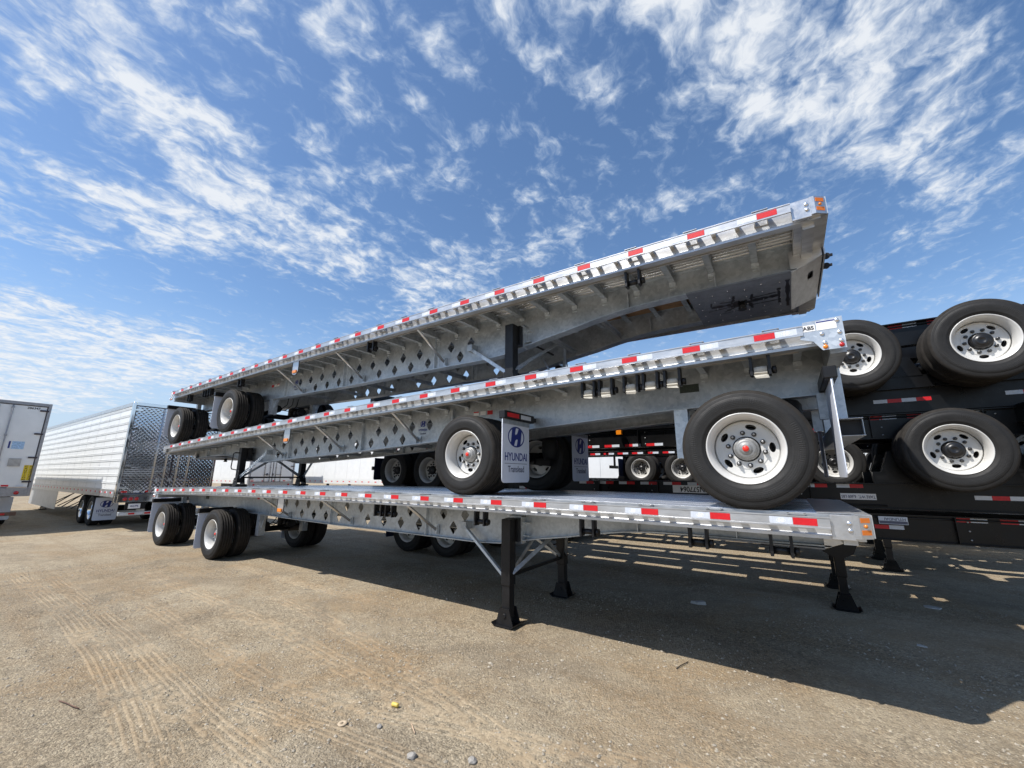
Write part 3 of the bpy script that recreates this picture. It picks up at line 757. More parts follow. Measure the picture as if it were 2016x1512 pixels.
    for sd in (-1, 1):
        y = sd*.735; zt_ = zf(ls)-.24; zm = max(zl0+.10, zf(ls)-1.02)
        bm = B(); bx(bm, ls-.067, ls+.067, y-.067, y+.067, zm, zt_); lg = obj('landing_leg', done(bm, bevel=.010, seg=2), 'black_paint', t)
        bm = B(); bx(bm, ls-.054, ls+.054, y-.054, y+.054, zl0+.09, zm); obj('inner_leg', bm, 'black_paint', lg)
        obj('foot', FOOT, 'black_paint', lg, (ls, y, zl0))
        bm = B(); bx(bm, ls-.10, ls+.10, min(sd*.57, sd*.668), max(sd*.57, sd*.668), zf(ls)-.52, zf(ls)-.24); obj('leg_bracket', bm, 'black_paint', t)
        bm = B()
        bx(bm, ls+.10, ls+.115, min(sd*.50, sd*.60), max(sd*.50, sd*.60), zf(ls)-.55, zf(ls)-.21); bx(bm, ls-.115, ls+.115, min(sd*.50, sd*.60), max(sd*.50, sd*.60), zf(ls)-.225, zf(ls)-.213)
        for dz in (-.30, -.46): bx(bm, ls+.115, ls+.20, min(sd*.50, sd*.56), max(sd*.50, sd*.56), zf(ls)+dz, zf(ls)+dz+.01)
        obj('mount_plate', bm, 'galv_light', t)
        lo = max(zl0+.12, zf(ls)-.92)
        bm = B(); bar(bm, (ls-.06, y+sd*.02, lo), (ls-.86, sd*.60, zf(ls-.8)-.40), .05, .006, (0, 1, 0)); bar(bm, (ls-.06, y+sd*.02, lo+.025), (ls-.86, sd*.60, zf(ls-.8)-.375), .05, .006, (1, 0, 1)); obj('leg_brace', bm, 'galv_light', t)
        bm = B(); bx(bm, ls-.90, ls-.80, min(sd*.502, sd*.63), max(sd*.502, sd*.63), zf(ls-.8)-.44, zf(ls-.8)-.34); obj('brace_bracket', bm, 'galv', t)
        bm = B(); bar(bm, (ls, y-sd*.06, lo+.02), (ls+.02, sd*.06, zf(ls)+depth(ls)+.05), .05, .008, (1, 0, 0)); obj('cross_brace', bm, 'galv', t)
        bm = B(); bar(bm, (ls+.06, y, lo+.04), (ls+.40, sd*.12, zf(ls+.4)+depth(ls+.4)+.06), .05, .008, (0, 1, 0)); obj('leg_brace', bm, 'galv', t)
    bm = B(); bx(bm, ls-.02, ls+.02, -.67, .67, lo-.018, lo+.018); obj('tie_bar', bm, 'black_paint', t)
    bm = B(); tube(bm, (ls, -.67, zf(ls)-.36), (ls, .67, zf(ls)-.36), .016, 12); obj('cross_shaft', bm, 'black_paint', t)
    cs = -1 if ns > 0 else 1; cs = ns if ns > 0 else 1      # crank side
    bm = B(); y = cs*.80; zc_ = zf(ls)-.36
    pipe(bm, [(ls+.0, y, zc_), (ls+.0, y+cs*.10, zc_), (ls+.03, y+cs*.12, zc_-.02), (ls+.06, y+cs*.12, zc_-.32), (ls+.05, y+cs*.11, zc_-.37), (ls-.16, y+cs*.06, zc_-.40), (ls-.22, y+cs*.06, zc_-.42), (ls-.25, y+cs*.06, zc_-.50)], .012)
    obj('crank', bm, 'black_paint', t)
    # winches under the near side rail
    for k, (s, strap) in enumerate(winches):
        w_ = obj('winch', WINCH, 'black_paint', t, (s, ns*(HW-.17), zf(s)-.085), (0, slope(s)*1, 0 if ns < 0 else PI))
        if strap: obj('strap', STRAPS[k % 4], 'strap', w_)
    # hanging side marker lamps
    for s in markers:
        bm = B(); pl = curve_mesh([flap_outline(.22, .30, .07)], .006)
        y = ns*(HW-.10)
        mk = obj('marker_bracket', pl, 'alu', t, (s, y, zf(s)-.24), face_rot((-ns, 0, 0), (0, 0, 1)))
        ob = boxmesh(-.068, .068, -.030, .030, 0, .020, .006); obj('amber_lamp', ob, 'amber', mk, (0, -.085, .004))
        bm = B(); pts = [(-.114, .14, .002), (-.114, .05, .002), (-.114, -.06, .002)]+[(.114*math.cos(PI+PI*i/10), -.075+.079*math.sin(PI+PI*i/10), .002) for i in range(1, 10)]+[(.114, -.06, .002), (.114, .05, .002), (.114, .14, .002)]
        pipe(bm, pts, .007); obj('lamp_edge', bm, 'hose', mk)
    # lettering and small labels on the beam
    s = 5.03
    logo(t, (5.12 if ns < 0 else 5.43, ns*(.4995), zf(5.2)-.345), (-ns, 0, 0), .20, off=.001)
    for k, (ds, m_) in enumerate(((0, 'red_tape'), (.13, 'white_label'), (.26, 'white_label'))):
        lb = obj('label_plate', boxmesh(-.05, .05, -.0008, .0008, -.03, .03), m_, t, (4.05+ds, ns*.5002, zf(4.1)-.19))
        if k == 2: obj('label_stripe', boxmesh(-.05, .05, -.0008, .0008, -.008, .008), 'red_tape', lb, (0, ns*.001, .022))
    lb = obj('label_plate', boxmesh(-.10, .10, -.0008, .0008, -.045, .045), 'dark_label', t, (1.30, ns*.5002, zf(1.3)-.205))
    # air lines at the nose
    for k, (y, dz) in enumerate(((-.30, -.09), (-.17, -.14))):
        bm = B(); pipe(bm, [(14.66, y, zF+dz), (14.70, y, zF+dz), (14.725, y, zF+dz+.012)], .012); tube(bm, (14.725, y-.014, zF+dz+.02), (14.725, y+.014, zF+dz+.02), .030, 18); tube(bm, (14.735, y+.014, zF+dz+.02), (14.735, y+.02, zF+dz+.02), .022, 14)
        bx(bm, 14.745, 14.775, y-.012, y+.012, zF+dz+.01, zF+dz+.032); obj('air_coupling', bm, 'black_paint', t)
    return t

camber = lambda s, c: c*(1-(2*s/L-1)**2)
zB = lambda s: 1.349+.0061*s+camber(s, .0765)
X2 = 14.71
zM = lambda s: 2.451+.0341*(X2-s-.1722)+camber(s, .0779)
X3 = .07
zT = lambda s: 3.9568+.0061*(s+X3-.3168)+camber(s, .0686)
DK = .0635
def deckB(x): return zB(x)+DK
def deckM(x): return zM(X2-x)+DK
flat_bottom = flatbed('lowest silver flatbed trailer, standing on the dirt on its own wheels and black landing legs', (0, HW, 0), 0, zB, [(.61, RT-.004), (3.68, RT-.004)], 0.0, .267, -1,
    [(9.10, 0), (9.34, 0), (11.01, 0), (12.42, 0), (13.48, 0), (14.1, 0)], [6.40])
y2 = -.02
flat_mid = flatbed('middle silver flatbed trailer of the stack, big white wheels resting on the lowest deck', (X2, HW+y2, 0), PI, zM, [(X2-13.93, deckB(13.93)+RT-.006), (X2-10.77, deckB(10.77)+RT-.006)], deckB(X2-11.15)+.001, .53, 1,
    [(X2-12.50, 1), (X2-12.70, 1), (X2-12.97, 1), (X2-13.17, 1), (X2-13.38, 1), (X2-14.12, 1)], [X2-6.35])
flat_top = flatbed('topmost silver flatbed trailer, its nose jutting high against the sky', (X3, HW-.055, 0), 0, zT, [(.50, deckM(.57)+RT-.006), (3.57, deckM(3.64)+RT-.006)], deckM(11.2)+.001, .247, -1,
    [(.95, 0), (1.95, 0), (2.25, 0), (3.9, 0), (8.6, 0), (13.0, 0)], [6.35])

# ------------------------------------------------------------------ container chassis
CH_TAPE_R = boxmesh(-.076, .076, -.001, .001, -.026, .026)
def make_chassis(tape_rows, LC=12.2, legs=True):
    """local x from the rear end, z up from the ground, upright"""
    t = thing('container_chassis', 'x', 'chassis', (0, 0, 0), (0, 0, 0), 'black container chassis stacked behind the flatbeds')
    z0, z1 = .93, 1.28
    for sd in (-1, 1):
        bm = B(); y = sd*.47
        bx(bm, .1, LC-.1, y-.005, y+.005, z0+.014, z1-.014)
        bx(bm, .1, LC-.1, y-.075, y+.075, z0, z0+.014); bx(bm, .1, LC-.1, y-.075, y+.075, z1-.014, z1)
        mb = obj('main_beam', bm, 'chassis_paint', t)
        for (a, b, dz, per) in tape_rows:
            s = a
            while s < b:
                obj('red_tape', CH_TAPE_R, 'red_tape', mb, (s, sd*.477, dz)); obj('white_tape', CH_TAPE_R, 'white_tape', mb, (s+.153, sd*.477, dz)); s += per
        for s in (.06, LC-.06):
            if sd < 0: continue
            bm = B(); bx(bm, s-.09, s+.09, -1.22, 1.22, z1-.20, z1+.03); bl = obj('bolster', done(bm, bevel=.01), 'chassis_paint', t)
            for q in (-1, 1):
                bm = B(); bx(bm, s-.07, s+.07, min(q*1.08, q*1.20), max(q*1.08, q*1.20), z1+.031, z1+.06); obj('twist_lock', bm, 'chassis_paint', bl)
                for k in (-1, 1):
                    obj('tape', CH_TAPE_R, 'red_tape' if k > 0 else 'white_tape', bl, (s+(.093 if s > 1 else -.093), q*.9+k*.077, z1-.10), (0, 0, PI/2))
    s = .9
    while s < LC-.5:
        bm = B(); bx(bm, s-.04, s+.04, -.462, .462, z0+.10, z0+.106); bx(bm, s-.004, s+.004, -.462, .462, z0+.106, z1-.05); obj('crossmember', bm, 'chassis_paint', t); s += 1.13
    for sd in (-1, 1):
        s = 3.85
        while s < LC-.4:
            bm = B(); bx(bm, s-.005, s+.005, min(sd*.476, sd*.540), max(sd*.476, sd*.540), z0+.014, z1-.014); obj('stiffener', bm, 'chassis_paint', t)
            for dz in (.06, .17, .28):
                o = obj('bolt', BOLT, 'nut_bright', t, (s+.12, sd*.4755, z0+dz), (0, 0, 0 if sd < 0 else PI)); o.scale = (.7, .7, .7)
            s += 1.13
        bm = B(); pipe(bm, [(3.0, sd*.492, z0+.305), (5.0, sd*.494, z0+.295), (7.0, sd*.492, z0+.305), (9.0, sd*.494, z0+.30), (LC-.4, sd*.492, z0+.305)], .012); obj('air_line', bm, 'hose', t)
        for s in (3.6, 6.9):
            bm = B(); bx(bm, s-.05, s+.05, min(sd*.55, sd*.63), max(sd*.55, sd*.63), z1-.10, z1-.0145); obj('side_lamp', bm, 'amber', t)
    for s in (1.10, 2.36):
        for sd in (-1, 1):
            bm = B(); tube(bm, (s+.18, sd*.28, RT+.10), (s+.36, sd*.28, RT+.12), .078, 16); tube(bm, (s+.37, sd*.28, RT+.12), (s+.48, sd*.28, RT+.13), .086, 16); obj('brake_chamber', bm, 'chassis_paint', t)
    for s in (1.10, 2.36):
        bm = B(); tube(bm, (s, -.95, RT), (s, .95, RT), .064, 18); obj('axle', bm, 'chassis_paint', t)
        for sd in (-1, 1):
            wheel(t, (s, sd*1.08, RT), sd, 'wheel_white', 'black', True, spin=.2+s)
            wheel(t, (s, sd*.737, RT), sd, 'wheel_white', 'black', False, inner=True)
    for sd in (-1, 1):
        bm = B(); y = sd*.47
        bx(bm, .35, 3.1, y-.05, y+.05, z0-.16, z0-.002)
        for s in (.62, 1.73, 2.84):
            q = [(s-.16, z0-.16), (s+.16, z0-.16), (s+.06, RT-.02), (s-.06, RT-.02)]
            F = [bm.verts.new((a, y-.06, b)) for a, b in q]; G = [bm.verts.new((a, y+.06, b)) for a, b in q]
            bm.faces.new(F); bm.faces.new(G[::-1])
            for i in range(4): bm.faces.new((F[i], G[i], G[(i+1) % 4], F[(i+1) % 4]))
        for s in (1.10, 2.36): bx(bm, s-.45, s+.45, y-.04, y+.04, RT+.07, RT+.12); bx(bm, s-.06, s+.06, y-.05, y+.05, RT-.08, RT+.15)
        obj('suspension', bm, 'chassis_paint', t)
        if legs:
            ls = 9.35; y = sd*.675
            bm = B(); bx(bm, ls-.06, ls+.06, y-.06, y+.06, .42, z0+.05); lg = obj('landing_leg', done(bm, bevel=.008), 'chassis_paint', t)
            bm = B(); bx(bm, ls-.048, ls+.048, y-.048, y+.048, .09, .42); obj('inner_leg', bm, 'chassis_paint', lg)
            obj('foot', FOOT, 'chassis_paint', lg, (ls, y, 0))
            bm = B(); q = [(ls-.26, z0+.02), (ls+.26, z0+.02), (ls+.17, z0-.19), (ls+.05, z0-.26), (ls-.05, z0-.26), (ls-.17, z0-.19)]
            F = [bm.verts.new((a, y-.075, b)) for a, b in q]; G = [bm.verts.new((a, y+.075, b)) for a, b in q]
            bm.faces.new(F); bm.faces.new(G[::-1])
            for i in range(6): bm.faces.new((F[i], G[i], G[(i+1) % 6], F[(i+1) % 6]))
            obj('leg_gusset', bm, 'chassis_paint', t)
        mf = obj('mudflap', FLAP, 'flap_navy', t, (.38, sd*.95, .55), face_rot((0, -1, 0), (0, 0, 1))); mf.scale = (.9, .75, 1)
    if legs:
        bm = B(); bx(bm, 9.32, 9.38, -.62, .62, .56, .62); obj('tie_bar', bm, 'chassis_paint', t)
    bm = B(); bx(bm, -.02, .05, -1.0, 1.0, .52, .62); bx(bm, 0, .05, -.62, -.54, .62, 1.1); bx(bm, 0, .05, .54, .62, .62, 1.1); obj('bumper', bm, 'chassis_paint', t)
    bm = B(); tube(bm, (3.4, -.2, 1.05), (4.1, -.2, 1.05), .12, 20); obj('air_tank', bm, 'chassis_paint', t)
    return t
ROWS = [(3.3, 7.6, .972, .415), (8.3, 9.0, 1.10, .306), (9.9, 10.3, 1.10, .9), (1.6, 2.0, 1.10, .306), (.3, .7, 1.10, .306), (10.7, 11.7, 1.235, .415)]
proto = make_chassis(ROWS)
YA = 4.37
def put(label, x, y, z, rot, first=None):
    c = first or copy_tree(proto)
    c.location = (x, y, z); c.rotation_euler = rot; c['label'] = label
    return c
UP, INV = (0, 0, 0), (0, PI, 0)       # INV: upside down with the rear end to the right
a1 = put('lowest black chassis of the near stack, upright on its landing legs', 5.30, YA, 0, UP, proto)
a2 = put('upside-down black chassis with white number plate, wheels up behind the middle flatbed bumper', 18.30, YA, 2.62, INV)
a3 = put('upright black chassis in the middle of the near stack, wheels beside the white van wall', 4.65, YA, 1.38, UP)
a4 = put('upside-down black chassis whose two big wheels stand out against the sky', 17.50, YA, 3.95, INV)
a5 = put('topmost black chassis of the near stack, only its rail showing behind the wheels', 4.65, YA, 2.70, UP, make_chassis(ROWS, 15.0))
YB = 7.92
b1 = put('lowest black chassis of the far stack, upright on its landing legs', 6.3, YB, 0, UP)
b2 = put('upside-down black chassis of the far stack, wheel peeping past the mudflap edge', 16.1, YB, 2.58, INV)
b3 = put('upright black chassis of the far stack resting on the upside-down one', 4.9, YB, 1.42, UP)
b4 = put('topmost black chassis of the far stack, upside down', 17.4, YB, 3.95, INV)
YC = 10.62
c1 = put('lowest black chassis of the rearmost stack, upright on the dirt', 6.5, YC, 0, UP)
c2 = put('upside-down black chassis low in the rearmost stack', 18.9, YC, 2.62, INV)
c3 = put('upright black chassis of the rearmost stack, two small wheels left of the big tyre', 9.13, YC, 1.50, UP)
# number plate and weight plate on the upside-down chassis (they hang inverted)
def plate(parent, c, w, h, s, size, ns_, sx=1.0, m='black_ink'):
    p = obj('number_plate', boxmesh(-w/2, w/2, -.001, .001, -h/2, h/2), 'white_label', parent, c)
    sign_text('lettering', s, size, m, p, (0, ns_*.0022, 0), (-ns_, 0, 0), (0, 0, 1), sx)
plate(a2, (18.30-12.78, -.4775, 2.62-1.555), .68, .13, 'IN577064', .125, -1, .85)
plate(a2, (18.30-15.00, -.4775, 2.62-1.50), .40, .085, 'TARE WT.  6,600 LBS', .058, -1, .72, 'grey_ink')
pp = obj('maker_plate', boxmesh(-.15, .15, -.001, .001, -.05, .05), 'white_tape', a1, (15.32-5.30, -.5465, 1.195))
sign_text('lettering', 'HYUNDAI', .05, 'grey_ink', pp, (.02, -.0022, .018), (-1, 0, 0), (0, 0, -1), 1.0)
obj('plate_band', boxmesh(-.145, .145, -.001, .001, -.018, .018), 'grey_ink', pp, (0, -.0012, -.026))

# ------------------------------------------------------------------ box trailers
def tandem(t, xs, y0, y1, rimm, hub='oil', nuts=True):
    for s in xs:
        bm = B(); tube(bm, (s, y0+.3, RT), (s, y1-.3, RT), .064, 16); obj('axle', bm, 'black_paint', t)
        for yy, sd in ((y0+.16, -1), (y1-.16, 1)):
            wheel(t, (s, yy, RT), sd, rimm, hub, nuts and sd < 0)
            wheel(t, (s, yy-sd*.343, RT), sd, rimm, hub, False, inner=True)
def box_van(name, label, x, y, length, height, kind, group=None):
    """rear face at local x = 0 looking to +x, near side at local y = 0"""
    t = thing(name, label, 'trailer', (x, y, 0), (0, 0, 0), group)
    W, zb = 2.59, (1.08 if kind == 'reefer' else 1.26)
    reefer = kind == 'reefer'
    body = 'van_white'
    bm = B(); bx(bm, -length, -.10, .03, W-.03, zb+.10, height-.02); obj('body', bm, body, t)
    if reefer:
        # corrugated side sheets: raised ribs run the whole length
        n = 11; z0, z1 = zb+.22, height-.14; ph = (z1-z0)/n
        for k in range(n):
            bm = B(); a = z0+k*ph
            pr = [(.03, a), (.024, a+.002), (.024, a+ph-.088), (.008, a+ph-.080), (.008, a+ph-.060), (.024, a+ph-.052), (.024, a+ph-.040), (.008, a+ph-.032), (.008, a+ph-.012), (.024, a+ph-.004), (.03, a+ph-.002)]
            A = [bm.verts.new((-length+.05, yy, zz)) for yy, zz in pr]; C_ = [bm.verts.new((-.14, yy, zz)) for yy, zz in pr]
            for i in range(len(pr)-1): bm.faces.new((A[i], A[i+1], C_[i+1], C_[i]))
            obj('side_panel', done(bm), body, t)
        for k in range(11):
            bm = B(); bx(bm, -.14-1.25*(k+1)-.005, -.14-1.25*(k+1)+.005, .0215, .0238, z0, z1); obj('seam', bm, 'van_trim', t)
    else:
        k = 0
        while -.14-k*1.22 > -length+.3:
            a = -.14-k*1.22; bm = B(); bx(bm, a-1.205, a, .018, .0295, zb+.24, height-.13); obj('side_panel', bm, body, t); k += 1
    bm = B(); bx(bm, -length, -.14, .004, .028, height-.12, height); obj('top_rail', bm, 'alu_rail' if reefer else 'van_trim', t)
    bm = B(); bx(bm, -length, -.14, .0, .028, zb-.04, zb+.20); br = obj('bottom_rail', bm, 'alu_rail' if reefer else 'van_dirty', t)
    k = 0; s = -.35
    while s > -length+.3:
        obj('red_tape' if k % 2 else 'white_tape', CH_TAPE_R, 'red_tape' if k % 2 else 'white_tape', br, (s, -.0012, zb+.10)); s -= .153 if k % 2 == 0 else .45; k += 1
    # rear frame
    bm = B(); bx(bm, -.13, 0, 0, .075, zb, height); bx(bm, -.13, 0, W-.075, W, zb, height); bx(bm, -.13, 0, .0755, W-.0755, height-.10, height); bx(bm, -.13, 0, .0755, W-.0755, zb-.20, zb+.06)
    bx(bm, -.13, -.004, 0.0, .075, zb-.2, zb-.001); bx(bm, -.13, -.004, W-.075, W, zb-.2, zb-.001)
    fr = obj('rear_frame', done(bm, bevel=.006), 'chrome' if reefer else 'van_trim', t)
    for q in (0, 1):
        y0 = .085+q*(W/2-.08); y1 = y0+W/2-.09
        bm = B(); bx(bm, -.09, -.025, y0, y1, zb+.07, height-.11); dr = obj('door', done(bm, bevel=.012), 'quilt_steel' if reefer else body, t)
        bm = B()
        for a, b, c, d in ((y0, y1, zb+.07, zb+.085), (y0, y1, height-.125, height-.11), (y0, y0+.015, zb+.07, height-.11), (y1-.015, y1, zb+.07, height-.11)): bx(bm, -.0245, -.018, a, b, c, d)
        obj('door_seal', bm, 'van_dark', dr)
        hy = y0 if q == 0 else y1; ly = y1-.16 if q == 0 else y0+.16
        for k in range(5 if reefer else 4):
            zz = zb+.25+k*(height-zb-.5)/(4 if reefer else 3); bm = B(); bx(bm, -.018, .012, min(hy-.10, hy+.10)+(.06 if q == 0 else -.06), max(hy-.10, hy+.10)+(.06 if q == 0 else -.06), zz-.025, zz+.025); obj('hinge', bm, 'chrome' if reefer else 'van_dark', dr)
        for k in range(2 if reefer else 2):
            yy = ly-(.30*k if q == 0 else -.30*k); bm = B(); tube(bm, (.006, yy, zb+.07), (.006, yy, height-.12), .017, 10)
            for zz in (zb+.12, zb+.9, zb+1.7, height-.2): bx(bm, -.02, .022, yy-.03, yy+.03, zz-.03, zz+.03)
            obj('lock_rod', bm, 'alu' if reefer else 'van_trim', dr)
        bm = B(); bar(bm, (.02, ly, zb+.50), (.02, ly-.34 if q == 0 else ly+.34, zb+.48), .03, .02); bx(bm, -.02, .03, ly-.18, ly-.12, zb+.44, zb+.56); obj('door_handle', bm, 'alu' if reefer else 'van_dark', dr)
        for k in range(4):
            yy = y0+.12+k*.30; obj('red_tape' if k % 2 == 0 else 'white_tape', CH_TAPE_R, 'red_tape' if k % 2 == 0 else 'white_tape', dr, (-.016 if reefer else -.017, yy, zb+.13), (0, 0, PI/2))
    for yy in ([.26, .40, .54, W-.26, W-.40, W-.54] if reefer else [.3, W-.3]):
        bm = B(); lathe(bm, [(0, .0), (0, .058), (-.02, .055), (-.028, 0)], 20)
        o = obj('tail_lamp', bm, 'red_lamp', fr, (.002, yy, zb-.09), (0, 0, PI/2))
    # running gear, bumper, flaps, landing legs
    tandem(t, (-3.0, -4.25), .06, W-.06, 'chrome' if reefer else 'wheel_white', 'oil', False)
    bm = B(); bx(bm, -5.4, -1.9, .75, .9, .80, zb-.01); bx(bm, -5.4, -1.9, W-.9, W-.75, .80, zb-.01); bx(bm, -length+.4, -.2, .5, W-.5, zb-.06, zb+.08); obj('slider_frame', bm, 'black_paint', t)
    bm = B(); bx(bm, -.18, -.06, .18, W-.18, .47, .58); bm2 = obj('bumper', done(bm, bevel=.008), 'galv_light' if reefer else 'rust', t)
    bm = B(); bx(bm, -.16, -.08, .62, .82, .58, zb-.2); bx(bm, -.16, -.08, W-.82, W-.62, .58, zb-.2); obj('bumper_post', bm, 'galv' if reefer else 'van_dirty', t)
    for k in range(10):
        yy = .30+k*.2; obj('red_tape' if k % 2 else 'white_tape', CH_TAPE_R, 'red_tape' if k % 2 else 'white_tape', bm2, (-.0585, yy, .525), (0, 0, PI/2))
    for yy in (.37, W-.37):
        mf = obj('mudflap', FLAP, 'flap', t, (-2.35, yy, .58), face_rot((0, 1, 0), (0, 0, 1)))
        if reefer: logo(t, (-2.345, yy, .50), (0, 1, 0), .46)
    for sd in (.5, W-.5):
        bm = B(); bx(bm, -length+2.3, -length+2.42, sd-.06, sd+.06, .12, zb); lg = obj('landing_leg', bm, 'black_paint', t); obj('foot', FOOT, 'black_paint', lg, (-length+2.36, sd, 0))
    if kind in ('reefer', 'plain'):
        bm = B(); bx(bm, -length+1.6, -8.4, .06, .07, .30, zb-.045); obj('side_skirt', bm, 'skirt', t)
        for s in (-5.6, -7.2, -8.8):
            bm = B(); bar(bm, (s, .08, .45), (s-.5, .8, 1.0), .03, .03); bar(bm, (s-.8, .08, .45), (s-.3, .8, 1.0), .03, .03); obj('skirt_brace', bm, 'black_paint', t)
    if reefer:
        p = obj('number_plate', boxmesh(-.001, .001, -.15, .15, -.075, .075), 'white_label', t, (.004, .52, zb-.32))
        sign_text('lettering', '4627PS', .085, 'navy', p, (.0022, 0, 0), (0, 1, 0), (0, 0, 1), .8)
        bm = B(); bx(bm, -.06, .0, .30, .80, zb-.42, zb-.201); obj('plate_bracket', bm, 'black_paint', t)
    return t
reefer = box_van('reefer_trailer', 'white ribbed refrigerated trailer with quilted mirror-steel rear doors', -3.40, 0.0, 16.15, 4.08, 'reefer')
van_l = box_van('dry_van', 'white box trailer cut by the left photo edge, yellow caution strips on its door', -6.2, -4.0, 12.0, 4.05, 'van')
# markings on the left van
sign_text('lettering', '286347', .095, 'black_ink', van_l, (-.0225, 2.20, 3.86), (0, 1, 0), (0, 0, 1), 1.0)
for k, (a, w_, m_) in enumerate(((2.365, .10, 'CAUTION'), (2.475, .11, 'WIDE TURNS'))):
    p = obj('caution_strip', boxmesh(-.001, .001, -w_/2, w_/2, -.24, .24), 'yellow', van_l, (-.0225, a, 1.79))
    tx = m_.replace(' ', ''); n = len(tx)
    for i, ch in enumerate(tx): sign_text('lettering', ch, .46/n*1.05, 'black_ink', p, (.0022, 0, .20-.42*i/(n-1)), (0, 1, 0), (0, 0, 1), 1.2)
obj('sticker', boxmesh(-.001, .001, -.13, .13, -.12, .12), 'sticker_blue', van_l, (-.0225, 2.07, 2.65))
obj('sticker', boxmesh(-.001, .001, -.02, .02, -.11, .11), 'navy', van_l, (-.0225, 1.89, 2.66))
obj('document_box', boxmesh(-.001, .03, -.13, .13, -.125, .125), 'grey_panel', van_l, (-.0235, 2.09, 2.11))
van_2 = box_van('dry_van', 'white box trailer behind the middle flatbed landing gear, rear doors in shade', -11.5, 7.35, 14.0, 4.0, 'van', 'white vans at the back of the yard')
van_3 = box_van('dry_van', 'white box trailer whose sunlit plain wall shows between middle and lowest flatbeds', 3.0, 11.3, 16.1, 4.0, 'van', 'white vans at the back of the yard')
van_4 = box_van('dry_van', 'white box trailer far behind the black chassis stacks', 20.0, 12.4, 16.1, 4.0, 'van', 'white vans at the back of the yard')

